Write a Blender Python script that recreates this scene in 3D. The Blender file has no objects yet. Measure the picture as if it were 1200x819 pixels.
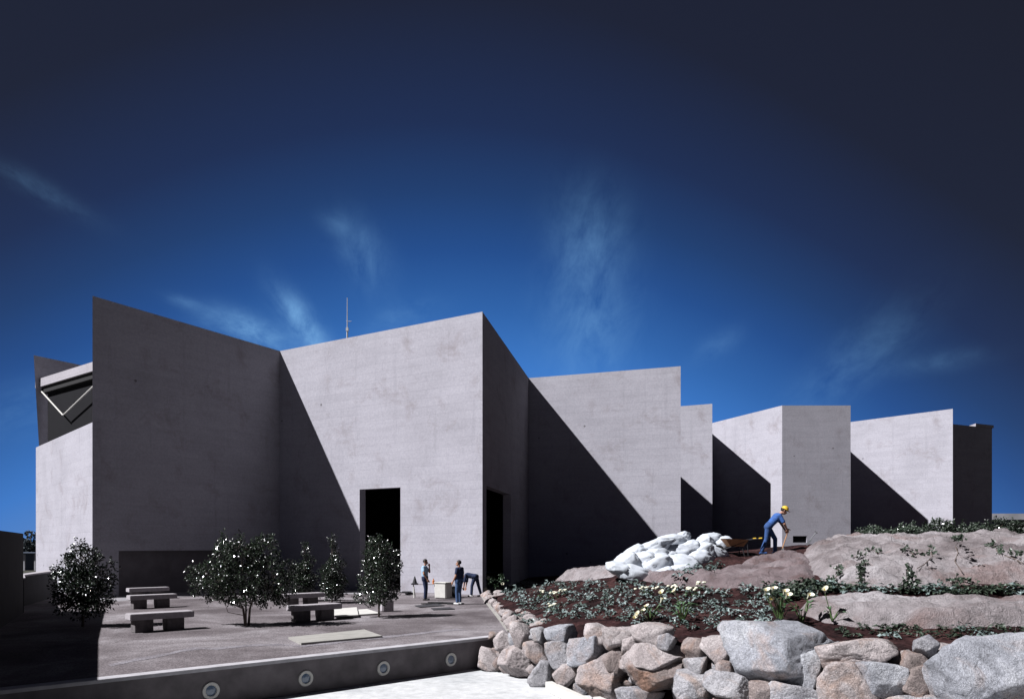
import bpy, bmesh, math, random
import numpy as np
from mathutils import Vector, Matrix, noise, geometry
R = math.radians
F = 859.0; CX = 600.0; HY = 640.0; CZ = 2.3
SC = bpy.context.scene
COL = SC.collection
random.seed(7)

def P(x, y, d):                      # photo direction + true distance -> world point
    return Vector(((x-CX)/F*d, d, CZ-(y-HY)/F*d))
def G(x, y, z=0.0):                  # point on the level z seen in that direction
    d = (CZ-z)*F/(y-HY); return P(x, y, d)

# ------------------------------------------------------------------ materials
def srgb(r, g, b):
    f = lambda c: (c/255/12.92) if c/255 <= .04045 else ((c/255+.055)/1.055)**2.4
    return (f(r), f(g), f(b), 1)
class NT:
    def __init__(s, m):
        m.use_nodes = True; s.t = m.node_tree; s.t.nodes.clear()
    def n(s, typ, **kw):
        nd = s.t.nodes.new(typ)
        for k, v in kw.items():
            if k.startswith('i_'):
                key = k[2:]; key = int(key) if key.isdigit() else key.replace('_', ' ')
                if isinstance(v, bpy.types.NodeSocket): s.t.links.new(v, nd.inputs[key])
                else: nd.inputs[key].default_value = v
            else: setattr(nd, k, v)
        return nd
    def math(s, op, a, b=None, c=None, clamp=False):
        nd = s.t.nodes.new('ShaderNodeMath'); nd.operation = op; nd.use_clamp = clamp
        for i, v in enumerate((a, b, c)):
            if v is None: continue
            if isinstance(v, bpy.types.NodeSocket): s.t.links.new(v, nd.inputs[i])
            else: nd.inputs[i].default_value = v
        return nd.outputs[0]
    def mix(s, f, a, b, mode='MIX'):
        nd = s.t.nodes.new('ShaderNodeMix'); nd.data_type = 'RGBA'; nd.blend_type = mode; nd.clamp_factor = True
        for i, v in ((0, f), (6, a), (7, b)):
            if isinstance(v, bpy.types.NodeSocket): s.t.links.new(v, nd.inputs[i])
            else: nd.inputs[i].default_value = v
        return nd.outputs[2]
    def ramp(s, f, stops):
        nd = s.t.nodes.new('ShaderNodeValToRGB'); s.t.links.new(f, nd.inputs[0])
        e = nd.color_ramp.elements
        while len(e) > 1: e.remove(e[-1])
        e[0].position = stops[0][0]; e[0].color = stops[0][1]
        for p, c in stops[1:]:
            q = e.new(p); q.color = c
        return nd.outputs[0]
    def noise(s, vec, scale, detail=6, rough=.6, dist=0):
        nd = s.n('ShaderNodeTexNoise'); s.t.links.new(vec, nd.inputs['Vector'])
        nd.inputs['Scale'].default_value = scale; nd.inputs['Detail'].default_value = detail
        nd.inputs['Roughness'].default_value = rough; nd.inputs['Distortion'].default_value = dist
        return nd.outputs[0]
ALB = .72                            # one common scale of the base colours
def g(v): return (v, v, v, 1)
def finish(nt, col, rough=.9, bump=None, bstr=.3, bdist=.02, spec=.3, metallic=0, coat=0):
    b = nt.n('ShaderNodeBsdfPrincipled')
    L = nt.t.links
    col = nt.mix(1, col, g(ALB), 'MULTIPLY')
    if isinstance(col, bpy.types.NodeSocket): L.new(col, b.inputs['Base Color'])
    else: b.inputs['Base Color'].default_value = col
    if isinstance(rough, bpy.types.NodeSocket): L.new(rough, b.inputs['Roughness'])
    else: b.inputs['Roughness'].default_value = rough
    b.inputs['Specular IOR Level'].default_value = spec; b.inputs['Metallic'].default_value = metallic
    b.inputs['Coat Weight'].default_value = coat; b.inputs['Coat Roughness'].default_value = .12
    if bump is not None:
        bn = nt.n('ShaderNodeBump', i_Strength=bstr, i_Distance=bdist); L.new(bump, bn.inputs['Height'])
        L.new(bn.outputs[0], b.inputs['Normal'])
    o = nt.n('ShaderNodeOutputMaterial'); L.new(b.outputs[0], o.inputs[0])
    return b
def simple(name, col, rough=.8, var=.15, scale=8, bump=.2, bdist=.01, spec=.3, metallic=0, coat=0):
    m = bpy.data.materials.new(name); nt = NT(m)
    tc = nt.n('ShaderNodeTexCoord').outputs['Object']
    n1 = nt.noise(tc, scale); dark = tuple(c*(1-var*1.6) for c in col[:3])+(1,); lite = tuple(min(1, c*(1+var)) for c in col[:3])+(1,)
    c = nt.ramp(n1, [(.3, dark), (.7, lite)])
    finish(nt, c, rough, nt.noise(tc, scale*4), bump, bdist, spec, metallic, coat)
    return m
M = {}
def wall_mat(name, base, dark, mort):
    m = bpy.data.materials.new(name); nt = NT(m)
    uv = nt.n('ShaderNodeUVMap').outputs[0]
    pos = nt.n('ShaderNodeNewGeometry').outputs['Position']
    wob = nt.noise(uv, .8, 3)
    w2 = nt.n('ShaderNodeVectorMath', operation='ADD'); nt.t.links.new(uv, w2.inputs[0])
    cmb = nt.n('ShaderNodeCombineXYZ'); nt.t.links.new(nt.math('MULTIPLY', wob, .02), cmb.inputs[1]); nt.t.links.new(cmb.outputs[0], w2.inputs[1])
    br = nt.n('ShaderNodeTexBrick', offset=.43, offset_frequency=2, squash=1.25, squash_frequency=3)
    nt.t.links.new(w2.outputs[0], br.inputs['Vector'])
    br.inputs['Color1'].default_value = g(.36); br.inputs['Color2'].default_value = g(.64); br.inputs['Mortar'].default_value = g(.5)
    br.inputs['Scale'].default_value = 1; br.inputs['Mortar Size'].default_value = .008; br.inputs['Mortar Smooth'].default_value = .4
    br.inputs['Brick Width'].default_value = 2.3; br.inputs['Row Height'].default_value = .42; br.inputs['Bias'].default_value = 0
    c = nt.mix(br.outputs['Color'], tuple(v*.93 for v in base[:3])+(1,), tuple(v*1.06 for v in base[:3])+(1,))
    big = nt.ramp(nt.noise(pos, .28, 8, .62, .6), [(.35, g(.90)), (.55, g(1)), (.75, g(1.04))])
    c = nt.mix(1, c, big, 'MULTIPLY')
    # bands and streaks that follow the courses
    mp = nt.n('ShaderNodeMapping'); nt.t.links.new(uv, mp.inputs[0]); mp.inputs['Scale'].default_value = (.35, 2.38, 1)
    band = nt.ramp(nt.noise(mp.outputs[0], 1.0, 4, .55), [(.32, g(.94)), (.5, g(1)), (.72, g(1.03))])
    c = nt.mix(1, c, band, 'MULTIPLY')
    mp2 = nt.n('ShaderNodeMapping'); nt.t.links.new(uv, mp2.inputs[0]); mp2.inputs['Scale'].default_value = (1.9, .13, 1)
    stk = nt.ramp(nt.noise(mp2.outputs[0], 1.2, 5, .6), [(.30, g(.84)), (.42, g(1))])
    c = nt.mix(.65, c, nt.mix(1, c, stk, 'MULTIPLY'))
    st = nt.noise(uv, .55, 6, .7, .4)
    c = nt.mix(nt.ramp(st, [(.54, g(0)), (.70, g(.6))]), c, dark)
    sp = nt.ramp(nt.noise(pos, 9, 9, .85), [(.36, g(.86)), (.64, g(1.12))])
    c = nt.mix(1, c, sp, 'MULTIPLY')
    vo = nt.n('ShaderNodeTexVoronoi'); nt.t.links.new(uv, vo.inputs['Vector']); vo.inputs['Scale'].default_value = .62
    hole = nt.math('LESS_THAN', vo.outputs['Distance'], .045)
    c = nt.mix(nt.math('MULTIPLY', hole, .7), c, tuple(v*.3 for v in dark[:3])+(1,))
    c = nt.mix(nt.math('MULTIPLY', nt.math('MULTIPLY', br.outputs['Fac'], nt.ramp(nt.noise(uv, .5, 4, .7), [(.38, g(.1)), (.62, g(.6))])), .8), c, mort)
    h = nt.math('SUBTRACT', nt.math('MULTIPLY', nt.noise(pos, 22, 5, .7), .5), br.outputs['Fac'])
    finish(nt, c, .92, h, .35, .015, .15)
    return m
M['wall'] = wall_mat('granite_wall', (.445, .437, .492, 1), (.27, .24, .255, 1), (.25, .245, .29, 1))
M['wall2'] = wall_mat('granite_trim', (.46, .44, .48, 1), (.28, .26, .28, 1), (.25, .23, .26, 1))
M['recess_shade'] = simple('loggia_shade_tone', (.012, .012, .015, 1), .75, .1, 1, 0, spec=.1)  # near-black tone for the shade inside the loggia
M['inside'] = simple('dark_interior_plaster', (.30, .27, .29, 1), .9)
M['recess'] = simple('dark_recessed_panel', (.16, .145, .16, 1), .8, .15, 1.5)
M['roof'] = simple('roof_gravel', (.2, .19, .19, 1), .95)
M['parapet'] = simple('shade_dark_granite', (.025, .023, .027, 1), .9, .2, 1.5)  # base colour taken near black to carry the shade on these walls
M['kerb'] = simple('kerb_concrete', (.15, .135, .145, 1), .9, .25, 1.8, .3)
M['coping'] = simple('sunlit_edge_coping', (.44, .43, .46, 1), .85, .15, 3)  # pale colour paints the sunlit line along the terrace edge
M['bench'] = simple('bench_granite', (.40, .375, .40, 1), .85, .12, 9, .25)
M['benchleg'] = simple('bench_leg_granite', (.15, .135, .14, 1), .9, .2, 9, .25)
M['white'] = simple('white_paint', (.62, .61, .58, 1), .6, .06, 5, .1)
M['slab'] = simple('pale_slab', (.34, .33, .31, 1), .8, .1, 3, .1)
M['bag'] = simple('white_plastic_sack', (.56, .60, .66, 1), .55, .07, 7, .35, .015)
M['bark'] = simple('grey_bark', (.13, .10, .085, 1), .9, .3, 20)
M['metal'] = simple('grey_metal', (.35, .36, .38, 1), .45, .1, 10, .1, metallic=.7)
M['antenna'] = simple('white_metal', (.6, .62, .65, 1), .5, .1, 3)
M['darkmetal'] = simple('dark_iron', (.03, .03, .035, 1), .6)
M['wood'] = simple('tan_wood', (.42, .22, .11, 1), .7, .2, 12)
M['yellow'] = simple('yellow_plastic', (.75, .50, .06, 1), .4, .05, 5, .05)
M['orange'] = simple('orange_plastic', (.65, .20, .04, 1), .6)
M['rubber'] = simple('black_rubber', (.02, .02, .022, 1), .7)
M['skin'] = simple('tanned_skin', (.42, .22, .15, 1), .6, .05, 10, .05)
M['hair'] = simple('dark_hair', (.02, .015, .012, 1), .6, .2, 60, .3)
M['lightblue'] = simple('light_blue_cloth', (.38, .55, .72, 1), .9, .12, 12, .4, .02)
M['navy'] = simple('navy_cloth', (.022, .035, .085, 1), .9, .2, 12, .4, .02)
M['jeans'] = simple('blue_denim', (.055, .10, .21, 1), .9, .2, 12, .4, .02)
M['workblue'] = simple('blue_work_cloth', (.045, .12, .36, 1), .9, .2, 12, .5, .02)
M['workblue2'] = simple('darker_blue_work_cloth', (.035, .085, .24, 1), .9, .2, 12, .5, .02)
M['shoe_dark'] = simple('dark_leather', (.03, .028, .03, 1), .5)
M['shoe_white'] = simple('white_canvas', (.7, .7, .7, 1), .8)
M['glasslens'] = simple('blue_grey_lens', (.12, .17, .25, 1), .15, .1, 10, 0, coat=1)
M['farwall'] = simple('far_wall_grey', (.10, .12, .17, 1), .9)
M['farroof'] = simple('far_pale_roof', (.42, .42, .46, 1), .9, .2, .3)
M['stem'] = simple('green_stem', (.10, .17, .06, 1), .5)
M['petal'] = simple('cream_petal', (.80, .78, .62, 1), .5, .05, 9, .05)
M['spadix'] = simple('yellow_spadix', (.7, .5, .08, 1), .6)

def leaf_mat(name, c1, c2, rough, coat, spec=.5):
    m = bpy.data.materials.new(name); nt = NT(m)
    pos = nt.n('ShaderNodeNewGeometry').outputs['Position']
    oi = nt.n('ShaderNodeObjectInfo').outputs['Random']
    f = nt.math('ADD', nt.noise(pos, 9, 3, .8), nt.math('MULTIPLY', nt.math('SUBTRACT', oi, .5), .25))
    finish(nt, nt.ramp(f, [(.35, c1), (.65, c2)]), rough, None, spec=spec, coat=coat)
    return m
M['leaf'] = leaf_mat('glossy_leaf', (.010, .018, .010, 1), (.028, .044, .024, 1), .22, .75, .5)
M['paleleaf'] = leaf_mat('grey_green_leaf', (.05, .085, .07, 1), (.27, .34, .34, 1), .45, .2)
M['vineleaf'] = leaf_mat('dark_vine_leaf', (.015, .025, .014, 1), (.05, .075, .05, 1), .45, .2)
M['callaleaf'] = leaf_mat('calla_leaf', (.03, .07, .03, 1), (.09, .16, .08, 1), .4, .2)
M['farleaf'] = leaf_mat('hazed_far_leaf', (.025, .04, .06, 1), (.05, .075, .09, 1), .7, 0)  # bluish cast puts distance haze into the leaf colour

def ground_mat(name, c1, c2, c3, scale, peb=60, bstr=.6, bdist=.03, spk=1.0):
    m = bpy.data.materials.new(name); nt = NT(m)
    pos = nt.n('ShaderNodeNewGeometry').outputs['Position']
    c = nt.ramp(nt.noise(pos, scale, 8, .65, .5), [(.36, c1), (.5, c2), (.64, c3)])
    vo = nt.n('ShaderNodeTexVoronoi'); nt.t.links.new(pos, vo.inputs['Vector']); vo.inputs['Scale'].default_value = peb
    c = nt.mix(1, c, nt.ramp(nt.noise(pos, peb*.8, 3, .8), [(.3, g(1-.45*spk)), (.5, g(1)), (.72, g(1+.5*spk))]), 'MULTIPLY')
    c = nt.mix(1, c, nt.ramp(nt.noise(pos, 5, 4, .7), [(.3, g(.82)), (.7, g(1.15))]), 'MULTIPLY')
    h = nt.math('ADD', nt.math('MULTIPLY', nt.noise(pos, peb*.6, 4, .7), .6), nt.math('ADD', nt.math('MULTIPLY', vo.outputs['Distance'], .6), nt.noise(pos, 4, 4)))
    finish(nt, c, .95, h, bstr, bdist, .1)
    return m
M['gravel'] = ground_mat('terrace_gravel', (.10, .086, .092, 1), (.165, .146, .155, 1), (.27, .25, .265, 1), .35, 22)
M['soil'] = ground_mat('red_soil', (.009, .0045, .005, 1), (.026, .0105, .011, 1), (.06, .028, .027, 1), .8, 9, 1, .08)
M['court'] = ground_mat('pale_concrete', (.44, .455, .47, 1), (.53, .54, .55, 1), (.58, .59, .60, 1), .6, 45, .12, .006, .18)
M['path'] = ground_mat('pale_paving', (.24, .23, .25, 1), (.30, .29, .31, 1), (.36, .34, .35, 1), .7, 20, .2, .01, .4)
M['track'] = ground_mat('pale_worn_gravel', (.16, .145, .16, 1), (.21, .195, .215, 1), (.28, .265, .29, 1), 1.2, 22)
M['far_ground'] = ground_mat('far_ground', (.04, .045, .04, 1), (.06, .06, .05, 1), (.09, .08, .07, 1), .05, 4, .2, .02)

def rock_mat(name, stops, rust, scale=1.2, spk=1.0, bd=.07):
    m = bpy.data.materials.new(name); nt = NT(m)
    tc = nt.n('ShaderNodeTexCoord').outputs['Object']
    oi = nt.n('ShaderNodeObjectInfo').outputs['Random']
    ad = nt.n('ShaderNodeVectorMath', operation='ADD'); nt.t.links.new(tc, ad.inputs[0])
    cb = nt.n('ShaderNodeCombineXYZ'); r17 = nt.math('MULTIPLY', oi, 37.0)
    nt.t.links.new(r17, cb.inputs[0]); nt.t.links.new(r17, cb.inputs[2]); nt.t.links.new(cb.outputs[0], ad.inputs[1])
    v = ad.outputs[0]
    c = nt.ramp(nt.noise(v, scale, 8, .62, .4), stops)
    rst = nt.ramp(nt.noise(v, scale*.9, 6, .6, 1.2), [(.52, g(0)), (.68, g(.75))])
    c = nt.mix(rst, c, rust)
    c = nt.mix(1, c, nt.ramp(nt.noise(v, 30, 3, .9), [(.3, g(1-.4*spk)), (.5, g(1)), (.66, g(1+.4*spk))]), 'MULTIPLY')
    c = nt.mix(1, c, nt.ramp(nt.noise(v, 4.5, 7, .8, .6), [(.34, g(.58)), (.47, g(.95)), (.7, g(1.16))]), 'MULTIPLY')
    dn = nt.n('ShaderNodeTexNoise'); nt.t.links.new(v, dn.inputs['Vector']); dn.inputs['Scale'].default_value = 1.6; dn.inputs['Detail'].default_value = 5
    dv_ = nt.n('ShaderNodeVectorMath', operation='SCALE'); nt.t.links.new(dn.outputs['Color'], dv_.inputs[0]); dv_.inputs['Scale'].default_value = .9
    da = nt.n('ShaderNodeVectorMath', operation='ADD'); nt.t.links.new(v, da.inputs[0]); nt.t.links.new(dv_.outputs[0], da.inputs[1])
    vo = nt.n('ShaderNodeTexVoronoi', feature='DISTANCE_TO_EDGE'); nt.t.links.new(da.outputs[0], vo.inputs['Vector']); vo.inputs['Scale'].default_value = .75
    crack = nt.ramp(vo.outputs['Distance'], [(0, g(.5)), (.02, g(1))]); crackv = nt.ramp(vo.outputs['Distance'], [(0, g(0)), (.03, g(1))])
    c = nt.mix(.35, c, nt.mix(1, c, crack, 'MULTIPLY'))
    h = nt.math('ADD', nt.noise(v, 5, 9, .74), nt.math('MULTIPLY', nt.noise(v, 40, 3, .7), .25))
    h = nt.math('ADD', h, nt.math('MULTIPLY', crackv, .15))
    finish(nt, c, .85, h, .9, bd, .25)
    return m
M['rock_grey'] = rock_mat('grey_granite_rock', [(.3, (.24, .24, .27, 1)), (.5, (.38, .375, .40, 1)), (.7, (.48, .47, .49, 1))], (.38, .28, .23, 1))
M['rock_blue'] = rock_mat('bluish_granite_rock', [(.3, (.21, .22, .25, 1)), (.5, (.35, .36, .40, 1)), (.7, (.49, .50, .53, 1))], (.36, .29, .27, 1))
M['rock_tan'] = rock_mat('pink_tan_granite_rock', [(.3, (.30, .26, .26, 1)), (.5, (.43, .385, .385, 1)), (.7, (.52, .48, .48, 1))], (.38, .25, .19, 1))
M['rock_brown'] = rock_mat('brown_granite_rock', [(.3, (.18, .15, .14, 1)), (.5, (.29, .24, .23, 1)), (.7, (.38, .34, .34, 1))], (.27, .15, .10, 1))
M['outcrop'] = rock_mat('pale_natural_granite', [(.32, (.19, .16, .165, 1)), (.46, (.33, .295, .305, 1)), (.56, (.42, .385, .40, 1)), (.68, (.56, .53, .555, 1))], (.25, .17, .16, 1), .55, .45, .14)
M['mound'] = rock_mat('earthy_granite', [(.3, (.15, .11, .115, 1)), (.5, (.25, .20, .21, 1)), (.7, (.36, .31, .325, 1))], (.15, .085, .08, 1), .9, .4, .14)

# ------------------------------------------------------------------ object helpers
def link(name, me, mat, parent=None, loc=None, smooth=False):
    o = bpy.data.objects.new(name, me); COL.objects.link(o)
    if mat is not None and not me.materials: me.materials.append(M[mat] if isinstance(mat, str) else mat)
    if smooth:
        for p in me.polygons: p.use_smooth = True
    if parent is not None: o.parent = parent
    if loc is not None: o.location = loc
    return o
def pydata(name, vs, fs):
    me = bpy.data.meshes.new(name); me.from_pydata([tuple(v) for v in vs], [], fs); me.update(); return me
def obj(name, bm, mat, parent=None, loc=None, smooth=False):
    bmesh.ops.recalc_face_normals(bm, faces=bm.faces)
    me = bpy.data.meshes.new(name); bm.to_mesh(me); bm.free()
    return link(name, me, mat, parent, loc, smooth)
def tag(o, label, cat, group=None):
    o['label'] = label; o['category'] = cat
    if group: o['group'] = group
    return o
def struct(o, kind='structure'):
    o['kind'] = kind; return o
def thing(name, label, cat, loc=(0, 0, 0), rz=0, group=None):
    o = bpy.data.objects.new(name, None); COL.objects.link(o); o.empty_display_size = .3
    o.location = loc; o.rotation_euler = (0, 0, rz); return tag(o, label, cat, group)
def copy_tree(o, parent=None):
    c = o.copy(); COL.objects.link(c)
    if parent is not None: c.parent = parent
    for ch in list(o.children): copy_tree(ch, c)
    return c
def box(bm, c, s, rot=None, bev=0.0):
    r = bmesh.ops.create_cube(bm, size=1)
    vs = r['verts']
    mt = Matrix.Translation(Vector(c)) @ (rot if rot else Matrix.Identity(4)) @ Matrix.Diagonal((s[0], s[1], s[2], 1))
    bmesh.ops.transform(bm, matrix=mt, verts=vs)
    if bev:
        es = list({e for v in vs for e in v.link_edges})
        bmesh.ops.bevel(bm, geom=es, offset=bev, segments=2, affect='EDGES')
    return vs
def boxm(c, s, rot=None, bev=0.0):
    bm = bmesh.new(); box(bm, c, s, rot, bev); return bm
def tube(bm, pts, rad, seg=8):
    """tapered tube through points"""
    pts = [Vector(p) for p in pts]; n = len(pts)
    if not hasattr(rad, '__len__'): rad = [rad]*n
    rings = []
    for i, p in enumerate(pts):
        d = (pts[min(i+1, n-1)]-pts[max(i-1, 0)]).normalized()
        a = d.orthogonal().normalized() if i == 0 else (rings_a - d*rings_a.dot(d)).normalized()
        rings_a = a; b = d.cross(a)
        rings.append([bm.verts.new(p+(a*math.cos(t)+b*math.sin(t))*rad[i]) for t in [2*math.pi*k/seg for k in range(seg)]])
    for i in range(n-1):
        for k in range(seg):
            bm.faces.new((rings[i][k], rings[i][(k+1) % seg], rings[i+1][(k+1) % seg], rings[i+1][k]))
    bm.faces.new(rings[0][::-1]); bm.faces.new(rings[-1])
def prism(pts, z0, z1):
    bm = bmesh.new()
    a = [bm.verts.new((p[0], p[1], z0)) for p in pts]; b = [bm.verts.new((p[0], p[1], z1)) for p in pts]
    n = len(pts)
    for i in range(n): bm.faces.new((a[i], a[(i+1) % n], b[(i+1) % n], b[i]))
    tri = geometry.tessellate_polygon([[Vector((p[0], p[1], 0)) for p in pts]])
    for t in tri:
        bm.faces.new([b[i] for i in t]); bm.faces.new([a[i] for i in t][::-1])
    return bm

# ------------------------------------------------------------------ setting: ground, court, terrace
bm = bmesh.new()
vs = [bm.verts.new(v) for v in ((-3000, -3000, -.80), (3000, -3000, -.80), (3000, 3000, -.80), (-3000, 3000, -.80))]
bm.faces.new(vs); struct(obj('ground', bm, 'far_ground'))
K0 = Vector((-7.18, 12.6)); K1 = Vector((-.33, 18.8)); kd = (K1-K0).normalized(); kn = Vector((kd.y, -kd.x))
KL = K0-kd*9.0                                       # the kerb runs on out of the picture
KR = K1+kd*.9
court = [KL, KR, Vector((4, 15.5)), Vector((16, 11)), Vector((16, -6)), Vector((-18, -6))]
struct(obj('court_pavement', prism([(p.x, p.y) for p in court], -.79, -.745), 'court'))
t = kn*(-.28)
ter = [KL+t, KR+t, (1.5, 24), (1.5, 30), (4, 36), (4, 64), (-32, 64), (-32, 6)]
struct(obj('terrace_ground', prism([(p[0], p[1]) for p in ter], -.70, 0), 'gravel'))
# pale paving strip along the foot of the facades
pv = [(-19.6, 32.2), (-17.6, 30.9), (-12.6, 38.4), (-2.2, 32.2), (-1.42, 34.6), (-13.3, 41.4)]
pv = [(-19.3, 32.9), (-18.3, 29.9), (-16.8, 30.3), (-12.9, 37.6), (-6.5, 34.9), (-7.2, 37.6), (-13.25, 41.4)]
struct(obj('path', prism(pv, -.02, .006), 'path'))

# paler worn track in the gravel along the terrace edge
tk = [G(x, y) for x, y in ((128, 779), (165, 772), (200, 765), (232, 759), (250, 760), (290, 756), (330, 755), (352, 757), (400, 752), (450, 746), (500, 741), (560, 735))]
rt = random.Random(4); up_, lo_ = [], []
for i in range(len(tk)-1):
    for f in (0, .33, .66):
        p = tk[i].lerp(tk[i+1], f); w = .10+.12*rt.random(); o_ = rt.uniform(-.05, .05)
        up_.append((p.x-.67*(w+o_), p.y+.74*(w+o_))); lo_.append((p.x+.67*(w-o_), p.y-.74*(w-o_)))
struct(obj('gravel_track', prism(lo_+up_[::-1], -.02, .005), 'track'))
# terrace retaining wall with round lamps
ang = math.atan2(kd.y, kd.x)
rw = thing('retaining_wall', 'low dark retaining wall of the gravel terrace with four round lamps in its face', 'wall', (K0.x, K0.y, 0), ang)
Lk = (K1-K0).length
obj('wall_body', boxm(((Lk+.9-9)/2, .14, -.405), (Lk+9.9, .276, .69), bev=0), 'kerb', rw)
obj('coping', boxm(((Lk+.9-9)/2, .13, -.026), (Lk+9.9, .31, .066), bev=.008), 'coping', rw)
for i, px in enumerate((247, 358, 449, 528)):
    k = (px-CX)/F; s = (k*K0.y-K0.x)/(kd.x-k*kd.y)
    rad = .165
    b = bmesh.new()
    N = 32
    ro = [b.verts.new((rad*math.cos(a), -.006, rad*math.sin(a))) for a in [2*math.pi*q/N for q in range(N)]]
    r1 = [b.verts.new((rad*.96*math.cos(a), -.032, rad*.96*math.sin(a))) for a in [2*math.pi*q/N for q in range(N)]]
    r2 = [b.verts.new((rad*.66*math.cos(a), -.034, rad*.66*math.sin(a))) for a in [2*math.pi*q/N for q in range(N)]]
    r3 = [b.verts.new((rad*.60*math.cos(a), -.004, rad*.60*math.sin(a))) for a in [2*math.pi*q/N for q in range(N)]]
    for A, B in ((ro, r1), (r1, r2), (r2, r3)):
        for q in range(N): b.faces.new((A[q], A[(q+1) % N], B[(q+1) % N], B[q]))
    L = obj('recessed_light', b, 'white', rw, (s, 0, -.435))
    b = bmesh.new()
    prev = None
    for rr, yy in ((.6, -.006), (.45, -.014), (.2, -.022)):
        ring = [b.verts.new((rad*rr*math.cos(a), yy, rad*rr*math.sin(a))) for a in [2*math.pi*q/N for q in range(N)]]
        if prev:
            for q in range(N): b.faces.new((prev[q], prev[(q+1) % N], ring[(q+1) % N], ring[q]))
        prev = ring
    b.faces.new(prev)
    obj('lens', b, 'glasslens', L)

# ------------------------------------------------------------------ left boundary: tall dark wall and lower parapet
def offset_wall(pts, th, z0, tops):
    """wall standing left of the polyline; tops = height at each point"""
    bm = bmesh.new(); ring = []
    n = len(pts); pts = [Vector(p) for p in pts]
    for i, p in enumerate(pts):
        a = (pts[min(i+1, n-1)]-pts[max(i-1, 0)]).normalized(); nn = Vector((-a.y, a.x))*th
        q = p+nn
        ring.append([bm.verts.new((p.x, p.y, z0)), bm.verts.new((q.x, q.y, z0)), bm.verts.new((q.x, q.y, tops[i])), bm.verts.new((p.x, p.y, tops[i]))])
    for i in range(n-1):
        for k in range(4): bm.faces.new((ring[i][k], ring[i][(k+1) % 4], ring[i+1][(k+1) % 4], ring[i+1][k]))
    bm.faces.new(ring[0][::-1]); bm.faces.new(ring[-1])
    return bm
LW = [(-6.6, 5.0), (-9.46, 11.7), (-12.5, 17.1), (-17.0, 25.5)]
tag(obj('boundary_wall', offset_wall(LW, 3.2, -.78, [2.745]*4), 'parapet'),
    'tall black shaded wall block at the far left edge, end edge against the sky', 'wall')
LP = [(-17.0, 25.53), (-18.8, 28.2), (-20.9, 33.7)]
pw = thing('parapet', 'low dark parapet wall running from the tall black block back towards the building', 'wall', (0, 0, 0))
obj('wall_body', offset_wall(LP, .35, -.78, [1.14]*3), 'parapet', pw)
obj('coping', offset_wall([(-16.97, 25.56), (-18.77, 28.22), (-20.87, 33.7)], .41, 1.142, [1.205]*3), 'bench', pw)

# ------------------------------------------------------------------ the granite building
TOP = 13.4
OUT = [(-18.6, 32.5), (-13.2, 41.7), (-1.4, 34.7), (1.1, 48.4), (10.4, 45.2), (7.85, 60.6), (15.6, 57.1), (17.5, 67.35),
       (21.3, 57.8), (26.7, 57.8), (28.5, 67.55), (35.6, 59.2), (36.4, 64.4), (38, 88), (-32, 88), (-30, 50), (-27.8, 42.6), (-23.5, 49.9), (-22.1, 40.3)]
OPEN = {0: [(1.2, 7.6, 0, 2.1)], 1: [(6.01, 8.76, 0, 5.3)], 2: [(.87, 7.4, 0, 5.25)], 8: [(.85, 1.95, 2.6, 3.12)]}
def mitre(pts, th):
    n = len(pts); V = [Vector(p) for p in pts]; out = []
    for i in range(n):
        a = (V[i]-V[i-1]).normalized(); b = (V[(i+1) % n]-V[i]).normalized()
        na = Vector((-a.y, a.x)); nb = Vector((-b.y, b.x))
        m = (na+nb); m = m/m.length; k = th/max(.3, m.dot(na))
        out.append(V[i]+m*k)
    return out
INN = mitre(OUT, .45)
def facet(p, q, pi, qi, z0, z1, ops, mat, parent, name='wall', slope=None):
    p, q, pi, qi = map(Vector, (p, q, pi, qi)); L = (q-p).length
    ss = sorted({0.0, L} | {v for o in ops for v in o[:2]}); zs = sorted({z0, z1} | {v for o in ops for v in o[2:]})
    bm = bmesh.new(); uvl = bm.loops.layers.uv.new('UVMap'); cache = {}
    off = random.random()*7
    def vert(i, j, k):
        key = (i, j, k)
        if key not in cache:
            f = ss[i]/L
            if k == 0: w = p.lerp(q, f)
            elif f in (0, 1): w = pi.lerp(qi, f)
            else:                      # square reveals
                d = (q-p).normalized(); w = p.lerp(q, f)+Vector((-d.y, d.x))*.45
            cache[key] = bm.verts.new((w.x, w.y, zs[j]))
        return cache[key]
    def solid(i, j):
        if i < 0 or j < 0 or i >= len(ss)-1 or j >= len(zs)-1: return False
        a = (ss[i]+ss[i+1])/2; b = (zs[j]+zs[j+1])/2
        return not any(o[0] < a < o[1] and o[2] < b < o[3] for o in ops)
    def quad(a, b, c, d, mi=0):
        fc = bm.faces.new((vert(*a), vert(*b), vert(*c), vert(*d))); fc.material_index = mi
        for lp, key in zip(fc.loops, (a, b, c, d)):
            lp[uvl].uv = (ss[key[0]]+off+(.45 if key[2] else 0), zs[key[1]]+(.45 if (key[2] and a[1] == b[1] == c[1]) else 0))
    for i in range(len(ss)-1):
        for j in range(len(zs)-1):
            if not solid(i, j): continue
            quad((i, j, 0), (i+1, j, 0), (i+1, j+1, 0), (i, j+1, 0))
            quad((i+1, j, 1), (i, j, 1), (i, j+1, 1), (i+1, j+1, 1), 1)
            if not solid(i-1, j): quad((i, j, 1), (i, j, 0), (i, j+1, 0), (i, j+1, 1))
            if not solid(i+1, j): quad((i+1, j, 0), (i+1, j, 1), (i+1, j+1, 1), (i+1, j+1, 0))
            if not solid(i, j+1): quad((i, j+1, 0), (i+1, j+1, 0), (i+1, j+1, 1), (i, j+1, 1))
            if not solid(i, j-1): quad((i, j, 1), (i+1, j, 1), (i+1, j, 0), (i, j, 0))
    me = bpy.data.meshes.new(name); bm.to_mesh(me); bm.free()
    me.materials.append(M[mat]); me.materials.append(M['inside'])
    return link(name, me, None, parent)
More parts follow.
